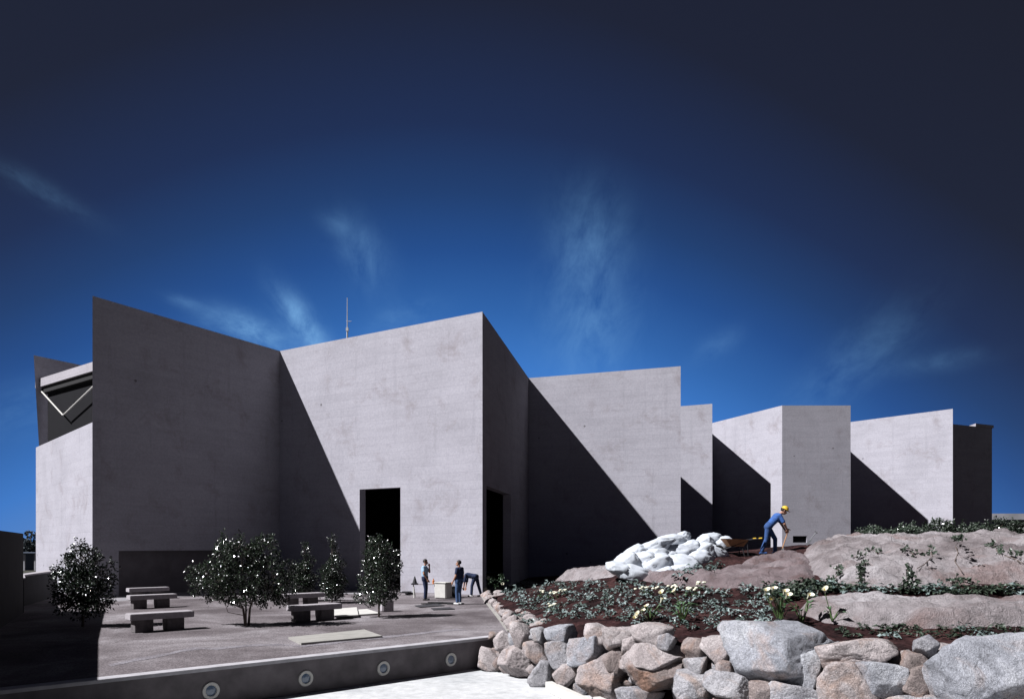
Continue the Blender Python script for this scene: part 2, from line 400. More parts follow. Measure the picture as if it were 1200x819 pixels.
bld = thing('museum_building', 'windowless pale granite building with zigzag saw-tooth walls and deep diagonal shadows', 'building', (-5, 45, 0))
def part(o): o.location = (5, -45, 0); return o
n = len(OUT)
for i in range(n):
    j = (i+1) % n
    fo = part(facet(OUT[i], OUT[j], INN[i], INN[j], -.76, TOP, OPEN.get(i, []), 'wall', bld))
    if i in (15, 16):                                  # the free end of the far-left wall leans outwards
        for v in fo.data.vertices:
            if v.co.z < 0 and (v.co.xy-Vector(OUT[16])).length < 1.5: v.co.x += .40; v.co.y += .68
part(obj('roof', prism([tuple(p) for p in INN], TOP-.9, TOP-.6), 'roof', bld))
d0 = Vector(OUT[0]); d1 = Vector(OUT[1]); dd = (d1-d0).normalized(); dn2 = Vector((-dd.y, dd.x))
q0 = d0+dd*1.21+dn2*.36; q1 = d0+dd*7.59+dn2*.36
part(obj('recessed_panel', prism([q0, q1, q1+dn2*.06, q0+dn2*.06], -.3, 2.09), 'recess', bld))  # backing added so the shaded opening is not pure black
# lower block seen left of the shaded gable, its parapet and recessed loggia
Ka, Kb = Vector((-26.5, 40.8)), Vector((-18.6, 32.5)); kk = (Kb-Ka).normalized(); kin = Vector((-kk.y, kk.x))*.35
part(facet(Ka, Kb-kk*.02, Ka+kin+kk*.1, Kb+kin-kk*.02, -.76, 7.8, [], 'wall', bld, 'lower_wall'))
Kc = Vector((-27.35, 43.2)); kk2 = (Ka-Kc).normalized(); kin2 = Vector((-kk2.y, kk2.x))*.35
part(facet(Kc, Ka-kk2*.02, Kc+kin2, Ka+kin2-kk2*.02, -.76, 7.8, [], 'wall', bld, 'lower_wall'))
part(obj('loggia_floor', prism([Ka+kin*1.05+kk*.4, Kb+kin*1.05-kk*.5, (-22.15, 40.1), (-23.6, 49.5), (-27.6, 42.7)], 6.4, 6.6), 'inside', bld))
b0, b1 = Vector((-28.1, 43.2)), Vector((-22.2, 38.9)); bd = (b1-b0).normalized(); bn = Vector((-bd.y, bd.x))
part(facet(b0, b1, b0+bn*.5, b1+bn*.5, 11.62, 12.1, [], 'wall2', bld, 'lintel_beam'))
part(facet(b0+bn*.12, b1+bn*.12, b0+bn*.5, b1+bn*.5, 11.27, 11.61, [], 'rubber', bld, 'lower_lintel'))
part(obj('loggia_shade_panel', prism([b0+bd*.9+bn*.32, b1+bn*.32, b1+bn*.4, b0+bd*.9+bn*.4], 6.61, 11.26), 'recess_shade', bld))  # dark sheet added so the loggia recess reads as deep shade
# white V brace under the lintel
def onbeam(px, py):
    k = (px-CX)/F; s = (k*b0.y-b0.x)/(bd.x-k*bd.y); p = b0+bd*s-bn*.05; return P(px, py, p.y)
bm = bmesh.new()
v0, v1, v2 = onbeam(49, 459), onbeam(74, 486.5), onbeam(110, 452)
tube(bm, [v0, v1], .045, 8); tube(bm, [v1+Vector((.04, 0, .03)), v2], .045, 8)
part(obj('v_brace', bm, 'white', bld))
# last shaded block on the right
J = [(36.0, 61.9), (42.5, 64.9), (44, 84), (38.2, 84)]
JI = mitre(J, .4)
for i in range(4):
    part(facet(J[i], J[(i+1) % 4], JI[i], JI[(i+1) % 4], -.76, 12.75, [], 'wall', bld, 'end_wall'))
part(obj('end_roof', prism([tuple(p) for p in JI], 12.3, 12.5), 'roof', bld))
part(obj('roof_lip', prism([(40.4, 63.85), (42.62, 64.85), (42.9, 68), (41, 68)], 12.76, 13.0), 'wall2', bld))
# antenna on the roof
bm = bmesh.new(); ax = P(407, 395, 45)
tube(bm, [(ax.x, 45, TOP-.6), (ax.x, 45, 15.6)], .05, 8); tube(bm, [(ax.x, 45, 15.6), (ax.x, 45, 17.55)], [.03, .018], 8)
tube(bm, [(ax.x-.05, 45, 16.1), (ax.x+.25, 45, 16.1)], .018, 6)
box(bm, (ax.x, 45, 15.6), (.14, .14, .2))
part(obj('antenna', bm, 'antenna', bld))
# dark ventilation grille in the face at the right
g0 = bmesh.new()
box(g0, (22.7, 58.05, 2.86), (1.08, .03, .50))
for q in range(6): box(g0, (22.7, 57.98, 2.65+q*.08), (1.06, .06, .012), Matrix.Rotation(.6, 4, 'X'))
part(obj('vent_grille', g0, 'rubber', bld))

# ------------------------------------------------------------------ rock garden terrain
ctrl = []
def c(px, py, d): 
    p = P(px, py, d); ctrl.append((p.x, p.y, p.z))
for a in ((606, 742, 19.3), (622, 737, 18.8), (660, 733, 17.2), (720, 738, 15.8), (790, 748, 14.6), (830, 752, 14.2), (880, 735, 14.0),
          (960, 747, 13.4), (1060, 756, 12.4), (1150, 754, 12.2), (1250, 754, 12.2), (1400, 754, 12.2),
          (600, 722, 23), (630, 712, 23), (680, 710, 20), (750, 716, 17.7), (850, 713, 17.2), (920, 712, 16.4),
          (588, 697, 31), (640, 686, 26), (700, 685, 23), (760, 689, 20.7), (850, 691, 19.2), (940, 692, 18.2),
          (720, 674, 24), (780, 676, 22.3), (850, 671, 22), (930, 667, 21), (800, 654, 24.2), (860, 648.5, 24.3), (902, 648, 24),
          (780, 657, 24.8), (740, 668, 24.8), (950, 637, 25), (1000, 705, 16.5), (1100, 704, 16.5), (1200, 703, 16.5), (1350, 703, 16.5),
          (1000, 748, 13.5), (1100, 747, 13.0), (1000, 723, 14.7), (1100, 722, 14.5), (1250, 722, 14.5),
          (1000, 678, 18.3), (1100, 676, 18.3), (1200, 672, 18.3), (1000, 645, 22), (1100, 640, 22), (1200, 640, 22), (1350, 640, 22),
          (1000, 640, 24.5), (1100, 637, 24.5), (1200, 636, 24.5)):
    c(*a)
ctrl += [(-1.0, 33.5, .05), (0, 40, .0), (2, 36, .3), (3, 30, .95), (6, 30, 1.1), (3, 46, .4), (10, 38, .9), (12, 32, 1.5), (20, 30, 1.7), (30, 30, 1.7),
         (45, 30, 1.5), (15, 52, .8), (30, 55, 1.1), (45, 60, 1.2), (45, 45, 1.2), (22, 44, 1.0), (45, 20, 2.0), (5, 62, .4)]
C_ = np.array(ctrl)
def tpsk(r2): return np.where(r2 > 1e-9, .5*r2*np.log(np.maximum(r2, 1e-9)), 0)
nc = len(C_); D2 = ((C_[:, None, :2]-C_[None, :, :2])**2).sum(-1)
A = np.zeros((nc+3, nc+3)); A[:nc, :nc] = tpsk(D2)+np.eye(nc)*.35; A[:nc, nc] = 1; A[:nc, nc+1:] = C_[:, :2]; A[nc, :nc] = 1; A[nc+1:, :nc] = C_[:, :2].T
W = np.linalg.solve(A, np.concatenate([C_[:, 2], np.zeros(3)]))
def tps(x, y):
    x = np.atleast_1d(x).astype(float); y = np.atleast_1d(y).astype(float)
    r2 = (x[:, None]-C_[None, :, 0])**2+(y[:, None]-C_[None, :, 1])**2
    return tpsk(r2)@W[:nc]+W[nc]+W[nc+1]*x+W[nc+2]*y
# foot line of the boulder wall
FOOT = np.array([(-2.5, 20.2), (-.8, 18.3), (1.5, 14.6), (4, 12), (8, 10), (14, 8.6), (30, 6)])
def footd(x, y):                     # signed distance behind the foot line (positive = uphill)
    best = np.full(x.shape, 1e9); sgn = np.ones(x.shape)
    for (x0, y0), (x1, y1) in zip(FOOT[:-1], FOOT[1:]):
        dx, dy = x1-x0, y1-y0; L2 = dx*dx+dy*dy
        tt = np.clip(((x-x0)*dx+(y-y0)*dy)/L2, 0, 1); d = np.hypot(x-x0-tt*dx, y-y0-tt*dy)
        s = np.sign(dx*(y-y0)-dy*(x-x0)); m = d < best
        best = np.where(m, d, best); sgn = np.where(m, s, sgn)
    return best*sgn
def S(x, y):
    x = np.atleast_1d(x).astype(float); y = np.atleast_1d(y).astype(float)
    z = tps(x, y)
    near = np.clip((y-26)/6, 0, 1)
    z = np.minimum(z, 2.9)
    return np.minimum(z, -.9+(footd(x, y)-.55)/.42)
def seg_poly_sd(x, y, poly):
    inside = np.zeros(x.shape, bool); best = np.full(x.shape, 1e9); n = len(poly)
    for i in range(n):
        x0, y0 = poly[i]; x1, y1 = poly[(i+1) % n]; dx, dy = x1-x0, y1-y0
        tt = np.clip(((x-x0)*dx+(y-y0)*dy)/(dx*dx+dy*dy), 0, 1)
        best = np.minimum(best, np.hypot(x-x0-tt*dx, y-y0-tt*dy))
        cond = ((y0 > y) != (y1 > y)) & (x < (x1-x0)*(y-y0)/(y1-y0+1e-12)+x0)
        inside ^= cond
    return np.where(inside, best, -best)
def pp(*l): return [((px-CX)/F*d, d) for px, d in l]
OC = {
 'dome': dict(poly=pp((948, 18.6), (975, 17.7), (1040, 17.2), (1100, 17.2), (1250, 17.1), (1420, 18), (1420, 24), (1240, 24.6), (1050, 24.6), (975, 25), (935, 24.2), (925, 21.5)), H=.26, e=.9, mat='outcrop', amp=.17),
 'shelf': dict(poly=pp((925, 15.5), (960, 14.4), (1010, 13.9), (1100, 13.45), (1250, 13.3), (1400, 13.3), (1400, 15.5), (1100, 15.6), (985, 16.1), (940, 16.3)), H=.30, e=.45, mat='outcrop', amp=.05),
 'ledge': dict(poly=pp((728, 23.0), (790, 20.2), (860, 19.1), (930, 18.5), (968, 18.6), (962, 21.5), (940, 22.9), (880, 22.9), (830, 22.0), (770, 22.9)), H=.20, e=.6, mat='mound', amp=.12),
 'hump': dict(poly=pp((640, 27), (680, 24.2), (722, 23.4), (745, 24.6), (715, 28.5), (660, 30)), H=.28, e=.9, mat='outcrop', amp=.07),
}
def sm(t): t = np.clip(t, 0, 1); return t*t*(3-2*t)
def OH(key, x, y):
    o = OC[key]; sd = seg_poly_sd(x, y, o['poly'])
    return tps(x, y)-.18+(o['H']+.18)*sm((sd+.05)/o['e']), sd
def H(x, y):
    x = np.atleast_1d(x).astype(float); y = np.atleast_1d(y).astype(float)
    z = S(x, y)
    for k in OC:
        h, sd = OH(k, x, y); z = np.where(sd > -.05, np.maximum(z, h), z)
    return z
def hit(px, py):
    d = np.arange(9, 45, .03); x = (px-CX)/F*d; z = CZ-(py-HY)/F*d
    h = H(x, d); w = np.nonzero(z <= h)[0]
    if len(w) == 0: return None
    i = w[0]; return Vector((x[i], d[i], h[i]))
def Hs(x, y): return float(H(x, y)[0])
def grid_mesh(name, xs, ys, zf, keep):
    X, Y = np.meshgrid(xs, ys); x = X.ravel(); y = Y.ravel(); z = zf(x, y); kp = keep(x, y)
    nx = len(xs); idx = -np.ones(len(x), int); fs = []
    for j in range(len(ys)-1):
        for i in range(nx-1):
            q = (j*nx+i, j*nx+i+1, (j+1)*nx+i+1, (j+1)*nx+i)
            if kp[q[0]] and kp[q[1]] and kp[q[2]] and kp[q[3]]: fs.append(q)
    used = sorted({i for f in fs for i in f}); mp = {u: k for k, u in enumerate(used)}
    return pydata(name, [(x[u], y[u], z[u]) for u in used], [tuple(mp[i] for i in f) for f in fs])
def nz(x, y, s, o=0, h=1.0, lac=2.0, octv=4):
    return np.array([noise.fractal(Vector((a*s+o, b*s, o*1.7)), h, lac, octv) for a, b in zip(x, y)])
def keep_soil(x, y):
    edge = np.where(y > 19, -1.35+(34.5-y)*.096, 0.1-(19-y)*.3)   # left border of the bed
    return (x > np.where(y > 34.5, -1.35, edge)-.02) & (footd(x, y) > .5)
xs = np.concatenate([np.arange(-1.7, 20, .13), np.arange(20, 47, .7)]); ys = np.concatenate([np.arange(8, 27, .13), np.arange(27, 68, .6)])
me = grid_mesh('soil_ground', xs, ys, lambda x, y: S(x, y)+nz(x, y, 1.3, 3)*.035*np.clip((y-8)/4, 0, 1), keep_soil)
struct(link('soil_ground', me, 'soil', smooth=True))
LAB = {'dome': ('broad pale pinkish granite outcrop, the highest one at the right with vines trailing on it', 'outcrop'),
       'shelf': ('long low pale granite shelf between the two dark planting strips at the right', 'outcrop'),
       'ledge': ('brownish banded granite ledge below the worker in the yellow hard hat', 'outcrop'),
       'hump': ('small tan rock hump at the foot of the white sack heap, left of it', 'outcrop')}
for q, k in enumerate(OC):
    o = OC[k]; pl = np.array(o['poly']); x0, y0 = pl.min(0)-.3; x1, y1 = pl.max(0)+.3
    st = .085
    def zf(x, y, k=k, o=o, q=q):
        h, sd = OH(k, x, y); m = sm(sd/.5)
        rid = 1-2*np.abs(nz(x, y*1.6, .8, 11+q, octv=3))
        return h+m*(nz(x, y, .55, 5+q)*o['amp']+rid*o['amp']*.55+nz(x, y, 2.4, 20+q)*.07+nz(x*.5, y*2.4, 2.0, 44+q)*.055-.07*np.maximum(0, 1-np.abs(nz(x*.7, y*1.5, 1.1, 71+q))*9))-np.where(sd < 0, .3*np.clip(-sd/.15, 0, 1), 0)
    def kf(x, y, o=o):
        wob = nz(x, y, 1.1, 31)*.22+nz(x, y, 4, 33)*.06
        return (seg_poly_sd(x, y, o['poly'])+wob > -.16) & (footd(x, y) > .9)
    me = grid_mesh('rock_outcrop', np.arange(x0, x1, st), np.arange(y0, y1, st), zf, kf)
    tag(link('rock_outcrop', me, o['mat'], smooth=True), *LAB[k])

# ------------------------------------------------------------------ boulders
ICO = {}
def ico(sub):
    if sub not in ICO:
        b = bmesh.new(); bmesh.ops.create_icosphere(b, subdivisions=sub, radius=1); b.verts.ensure_lookup_table()
        ICO[sub] = ([v.co.normalized().copy() for v in b.verts], [tuple(v.index for v in f.verts) for f in b.faces]); b.free()
    return ICO[sub]
def boulder_mesh(seed, sx, sy, sz, sub=4, cuts=11, rough=.05, extra=()):
    rnd = random.Random(seed); dirs, fs = ico(sub)
    pl = []
    for i in range(cuts):
        v = Vector((rnd.gauss(0, 1), rnd.gauss(0, 1), rnd.gauss(0, 1))).normalized(); pl.append((v, rnd.uniform(.50, .86)))
    pl.append((Vector((rnd.uniform(-.35, .15), -1, rnd.uniform(-.05, .35))).normalized(), .62))
    for s in (-1, 1):
        pl.append((Vector((s, rnd.uniform(-.3, .3), rnd.uniform(-.4, .4))).normalized(), .78)); pl.append((Vector((rnd.uniform(-.3, .3), rnd.uniform(-.3, .3), s)).normalized(), .76))
    if not extra and rnd.random() < .6: pl.append((Vector((.8, -.55, rnd.uniform(-.4, .1))).normalized(), rnd.uniform(.38, .55)))
    pl += [(Vector(v).normalized(), k) for v, k in extra]
    o = Vector((rnd.uniform(0, 50),)*3)
    vs = []
    for d in dirs:
        acc = 0
        for nrm, k in pl:
            c_ = nrm.dot(d)
            if c_ > .05: acc += math.exp(-70*(k/c_))
        r = min(1.15, -math.log(max(acc, 1e-60))/70)
        r *= 1+rough*.7*noise.fractal(d*1.9+o, 1, 2, 3)+rough*.55*noise.fractal(d*7+o, .7, 2.1, 4)
        vs.append(d*r)
    mn = [min(v[i] for v in vs) for i in range(3)]; mx = [max(v[i] for v in vs) for i in range(3)]
    for v in vs:
        for i, s in enumerate((sx, sy, sz)): v[i] = ((v[i]-mn[i])/(mx[i]-mn[i])-.5)*s
    return pydata('boulder', vs, fs)
def foot_at(px):
    k = (px-CX)/F
    for (x0, y0), (x1, y1) in zip(FOOT[:-1], FOOT[1:]):
        dx, dy = x1-x0, y1-y0; s = (k*y0-x0)/(dx-k*dy)
        if -1e-6 <= s <= 1: return y0+dy*s
    return 18.3 if px < 600 else 9.0
def wall_depth(px, py): return (foot_at(px)+.45*3.045)/(1+.45*(py-HY)/F)
BL = [ # x0 y0 x1 y1 material label
 (560,757,588,787,'tan','leftmost boulder of the wall, low grey wedge on the white court against the kerb'),
 (583,756,622,796,'tan','tall rounded pale boulder, second from the left on the court'),
 (612,751,643,776,'tan','small pale boulder resting above the second boulder from the left'),
 (638,750,678,782,'grey','light grey boulder in the middle row, under the squarish blue-grey one'),
 (638,731,677,756,'blue','squarish blue-grey boulder on top of the wall below the yellow-white blossoms'),
 (621,734,642,754,'grey','small grey boulder on top of the wall left of the squarish blue-grey one'),
 (597,728,628,761,'tan','slanting pale slab boulder leaning at the top left end of the wall'),
 (578,738,602,762,'tan','small tan boulder on the very corner of the terrace kerb'),
 (618,772,653,805,'grey','pale grey boulder on the court just left of the white plank'),
 (664,743,718,780,'blue','cracked blue-grey boulder with dark shaded right half in the second row'),
 (647,777,686,805,'tan','tan flat boulder directly above the white plank'),
 (674,768,740,822,'tan','big sloping tan boulder behind the white plank, dark on its right side'),
 (705,759,736,792,'brown','small reddish brown boulder wedged left of the biggest tan boulder'),
 (684,730,717,755,'tan','pale pinkish boulder in the top row next to the flowers'),
 (705,734,749,762,'tan','pink boulder in the top row with uneven upper edge'),
 (727,743,750,770,'tan','narrow upright pale boulder with a dark right face'),
 (740,730,788,757,'tan','pale pointed boulder on top of the wall under the calla lilies'),
 (768,741,795,761,'grey','small blue-grey boulder tucked under the pale pointed one'),
 (728,753,808,794,'tan','large flat-topped pale tan boulder in the middle of the wall'),
 (734,772,810,810,'brown','rust-brown boulder below the large flat-topped pale one'),
 (722,804,780,834,'grey','pale grey boulder at the bottom edge right of the white planks'),
 (798,747,834,773,'brown','pinkish boulder in the top row left of the biggest grey boulder'),
 (820,743,861,780,'tan','pale boulder with deep dark side, just left of the biggest grey boulder'),
 (802,767,829,796,'grey','small grey boulder below the pinkish one in the top row'),
 (836,772,860,790,'brown','small brown stone tucked below the biggest grey boulder, at its left'),
 (786,786,841,830,'grey','grey boulder at the bottom edge left of the striped pink and grey one'),
 (824,785,886,822,'grey','low grey and pink boulder at the bottom beneath the biggest grey boulder'),
 (852,730,977,808,'blue','biggest grey boulder, angular with a bright left facet, in the right half of the wall'),
 (957,747,1056,788,'tan','long flat pinkish boulder with level top below the shelf of rock'),
 (1001,773,1063,818,'blue','speckled blue-white squarish boulder beneath the long flat pinkish one'),
 (953,773,1026,834,'tan','tall pinkish boulder at the bottom edge left of the speckled squarish one'),
 (916,762,960,816,'blue','pointed grey boulder leaning against the right side of the biggest one'),
 (1068,744,1094,769,'grey','small round pale stone in the top row left of the giant right-hand boulder'),
 (1055,762,1091,788,'brown','small brown stone under the round pale stone'),
 (1053,778,1086,820,'brown','dark narrow boulder standing in the gap left of the giant right-hand boulder'),
 (1080,740,1235,834,'blue','giant speckled boulder at the right edge, brown top and blue-grey base'),
 (877,797,910,830,'brown','small brownish boulder at the bottom edge left of the low grey one'),
 (899,798,960,834,'grey','low grey boulder at the bottom edge under the pointed leaning one'),
 (1024,812,1102,850,'grey','flat grey boulder cut by the bottom edge below the speckled squarish one'),
 (1226,750,1330,840,'tan',None), (700,826,760,866,'grey',None), (755,828,830,880,'tan',None), (828,818,880,866,'brown',None),
 (876,828,960,884,'blue',None), (955,830,1030,890,'tan',None), (1030,846,1110,892,'grey',None), (1105,832,1200,895,'blue',None), (1196,836,1300,895,'tan',None),
]
EX = {27: (((-.80, -.55, .25), .50), ((.52, -.82, .24), .32), ((.1, -.5, -.85), .5), ((.15, -.35, .92), .55)), 18: (((-.1, -.75, .62), .42), ((.6, -.6, -.5), .5)), 11: (((-.5, -.75, .42), .40), ((.85, -.5, 0), .42)),
      9: (((-.6, -.75, .2), .45), ((.75, -.6, .1), .42)), 35: (((-.2, -.8, .55), .5), ((.1, -.9, -.35), .5)), 22: (((-.5, -.8, .3), .45), ((.9, -.4, -.1), .42)), 19: (((0, -.8, .6), .4), ((.5, -.6, -.6), .45))}
for i, (x0, y0, x1, y1, m, lab) in enumerate(BL):
    cx, cy = (x0+x1)/2, (y0+y1)/2; d = wall_depth(cx, cy); w = (x1-x0)*d/F*1.04; h = (y1-y0)*d/F*1.06
    th = max(.45, min(1.5, (w+h)*.48)); c_ = P(cx, cy, d+th*.14)
    me = boulder_mesh(100+i, w, th, h, 5 if w*h > .45 else 4, 13, .06, EX.get(i, ()))
    o = link('boulder', me, 'rock_'+m, None, c_, True)
    tag(o, lab or 'boulder of the loose stone wall lying below the bottom edge of the photo', 'boulder', 'boulders of the dry stone wall')
rnd = random.Random(5)
# chinking stones set back in the gaps
ch = [boulder_mesh(500+i, 1, .9, .8, 3, 9, .06) for i in range(5)]
for m_ in ch[:0]: pass
ce = [boulder_mesh(520+i, 1, .9, .8, 3, 9, .08) for i in range(6)]
for m_ in ce: m_.materials.append(M['rock_tan'])
for i in range(95):
    px = rnd.uniform(572, 1230); lo = 738 if px < 640 else 752
    hi = min(HY+3.045*F/foot_at(px)-4, 870); py = rnd.uniform(lo+4, max(lo+12, hi)); d = wall_depth(px, py)
    o = link('stone', ch[i % 5], ('rock_grey', 'rock_tan', 'rock_brown', 'rock_blue')[i % 4], None, P(px, py, d+.42), True)
    s = rnd.uniform(.28, .55); o.scale = (s, s, s); o.rotation_euler = (rnd.uniform(-.4, .4), rnd.uniform(-.4, .4), rnd.uniform(0, 6))
    tag(o, 'small stone wedged deep in a gap between the big boulders', 'stone', 'small stones packed between the boulders')
# edging stones along the left border of the bed
for i in range(30):
    f = i/29; y = 33.6-(33.6-19.1)*f; x = -1.30+(34.5-y)*.096+rnd.uniform(-.05, .12)
    s = rnd.uniform(.42, .75)*(1 if i < 26 else 1.05); me = ce[i % 6]
    o = link('stone', me, None, None, (x+.05, y, .1), True); o.scale = (s*.8, s*1.0, s*rnd.uniform(.5, .8)); o.rotation_euler = (rnd.uniform(-.2, .2), rnd.uniform(-.5, .1), rnd.uniform(-.5, .5))
    tag(o, 'pale pinkish edging stone in the row between the gravel terrace and the planted bed', 'stone', 'edging stones of the planted bed')
    if i % 2 == 0:
        o = link('stone', ce[(i+2) % 6], None, None, (x+.5, y-.1, .22), True); s *= .9; o.scale = (s*.8, s*.8, s*.5); o.rotation_euler = (.2, rnd.uniform(-.6, 0), rnd.uniform(-.8, .8))
        tag(o, 'pale pinkish edging stone in the row between the gravel terrace and the planted bed', 'stone', 'edging stones of the planted bed')
bm = offset_wall([(-.03, 19.75), (-.42, 24), (-1.0, 30), (-1.38, 34.2)], .10, -.1, [.045]*4)
struct(obj('kerb_strip', bm, 'slab'))

# white planks at the foot of the boulders
def plank(a, b, z0, h, th, lab):
    a = Vector(a); b = Vector(b); d = (b-a); ang = math.atan2(d.y, d.x); L = d.length
    bm = boxm((L/2, 0, h/2), (L, th, h), bev=.008)
    o = obj('white_plank', bm, 'white', None, (a.x, a.y, z0)); o.rotation_euler = (0, 0, ang)
    return tag(o, lab, 'plank')
pa = G(643, 809, -.745); pb = G(697, 835, -.745)
plank((pa.x, pa.y), (pb.x, pb.y), -.744, .2, .16, 'long white painted plank on the court at the foot of the boulders')
pa = G(699, 828, -.745); pb = G(730, 842, -.745)
plank((pa.x, pa.y), (pb.x, pb.y), -.744, .2, .16, 'short white painted plank end next to the long one, at the bottom edge')

# ------------------------------------------------------------------ benches
def make_bench():
    t = thing('stone_bench', '', 'bench')
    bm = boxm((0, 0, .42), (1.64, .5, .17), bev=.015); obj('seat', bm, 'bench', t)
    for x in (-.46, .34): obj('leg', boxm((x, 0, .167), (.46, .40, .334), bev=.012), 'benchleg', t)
    return t
bspots = [(152, 742, 'front granite bench of the three in a row at the left, largest in view'),
          (152, 714, 'middle granite bench of the three in a row at the left'),
          (151, 703, 'rear granite bench of the three in a row at the left, nearest the shaded wall'),
          (343, 729.5, 'granite bench standing under the right side of the widest shrub'),
          (333, 712, 'granite bench mostly hidden behind the widest shrub and another bench')]
b0_ = make_bench()
for i, (px, py, lab) in enumerate(bspots):
    o = b0_ if i == 0 else copy_tree(b0_)
    p = G(px, py); o.location = (p.x+kd.x*.82-kn.x*.2, p.y+kd.y*.82-kn.y*.2, 0); o.rotation_euler = (0, 0, ang)
    tag(o, lab, 'bench', 'granite benches on the terrace')

# ------------------------------------------------------------------ flat slabs on the terrace
def flat(name, pts, z, th, mat, lab, cat):
    q = [G(a, b, z) for a, b in pts]
    return tag(obj(name, prism([(v.x, v.y) for v in q][::-1], z-th, z), mat), lab, cat)
flat('stone_slab', [(338, 746), (353, 753), (448, 744.5), (427, 737)], .05, .05, 'slab', 'flat pale rectangular slab lying alone on the gravel in front of the benches', 'slab')
flat('white_board', [(391, 713), (392, 721.5), (420, 720), (418, 711)], .10, .04, 'white', 'flat white board on the gravel beside the bench', 'board')
flat('white_board', [(404, 715), (408, 720.5), (446, 718), (430, 713)], .05, .04, 'white', 'flat white board lying under the slim shrub by the doorway', 'board')
flat('metal_sheet', [(486, 709), (492, 711), (521, 709), (512, 707)], .03, .02, 'darkmetal', 'dark metal sheet on the gravel between the two standing men', 'sheet')
flat('metal_sheet', [(505, 712), (508, 714), (533, 713), (527, 711)], .03, .02, 'darkmetal', 'dark narrow metal sheet on the gravel in front of the man in navy', 'sheet')
o = obj('stone_block', boxm((0, 0, .2), (.42, .36, .4), bev=.03), 'bench', None, (G(453, 716).x, G(453, 716).y, 0)); o.rotation_euler = (0, 0, .5)
tag(o, 'pale grey stone block at the foot of the slim shrub by the doorway', 'block')

# ------------------------------------------------------------------ work gear by the wall
bx = G(519, 701)
bm = bmesh.new(); box(bm, (0, 0, .34), (.62, .5, .66), bev=.03)
bin_ = thing('tool_bin', 'square white bin standing between the two standing men', 'bin', (bx.x, bx.y+.2, 0), -.55)
obj('bin_body', bm, 'white', bin_); obj('lid', boxm((0, 0, .695), (.67, .55, .045), bev=.015), 'white', bin_)
bm = bmesh.new(); q = G(530, 700)
tb = thing('tool_box', 'black box beside the white bin, behind the man in navy', 'box', (q.x+.12, q.y+.35, 0), .1)
obj('case', boxm((0, 0, .24), (.5, .4, .42), bev=.02), 'rubber', tb); obj('lid', boxm((0, 0, .475), (.52, .42, .045), bev=.01), 'rubber', tb)
bm = bmesh.new(); tube(bm, [(-.1, 0, .5), (-.1, 0, .56), (.1, 0, .56), (.1, 0, .5)], .012, 6); obj('handle', bm, 'metal', tb)
q = G(497, 700)
tr = thing('trestle', 'low trestle with a thin plank across it, behind the man in light blue', 'trestle', (q.x, q.y, 0), .0)
obj('plank', boxm((0, 0, .60), (1.15, .22, .035), bev=.005), 'bench', tr)
for s in (-.48, .48):
    bm = bmesh.new()
    for w in (-1, 1): tube(bm, [(s, .03*w, .58), (s+.05, .25*w, 0)], .022, 6)
    tube(bm, [(s+.03, -.15, .25), (s+.03, .15, .25)], .015, 6); obj('leg', bm, 'white', tr)
bm = bmesh.new(); tube(bm, [(0, 0, 0), (0, 0, .34)], [.12, .02], 14); box(bm, (0, 0, .015), (.28, .28, .03))
tag(obj('traffic_cone', bm, 'darkmetal', None, (q.x-.42, q.y, .618)), 'small dark traffic cone standing on the left end of the trestle plank', 'traffic cone')
bm = bmesh.new(); tube(bm, [(0, 0, 0), (0, 0, .15), (0, 0, .19), (0, 0, .24)], [.05, .05, .02, .02], 12)
tag(obj('bottle', bm, 'orange', None, (q.x+.42, q.y, .618)), 'small orange bottle on the right end of the trestle plank', 'bottle')
bm = bmesh.new(); pts = []
q = G(500, 707)
for k in range(40):
    a = k*.42; pts.append((q.x+math.sin(a)*.5+k*.03, q.y+.8*math.cos(a*.6)*.5, .025))
tube(bm, pts, .022, 6)
tag(obj('hose', bm, 'rubber'), 'thin dark hose coiled on the gravel beside the man in light blue', 'hose')
bm = bmesh.new()
for k in range(5):
    box(bm, (rnd.uniform(-.2, .2), rnd.uniform(-.15, .15), .04+.03*k), (.45, .14, .04), Matrix.Rotation(rnd.uniform(-.5, .5), 4, 'Z'))
q = G(478, 697); tag(obj('rubble_heap', bm, 'darkmetal', None, (q.x, q.y, 0)), 'small dark heap of offcuts at the foot of the wall right of the doorway', 'heap')

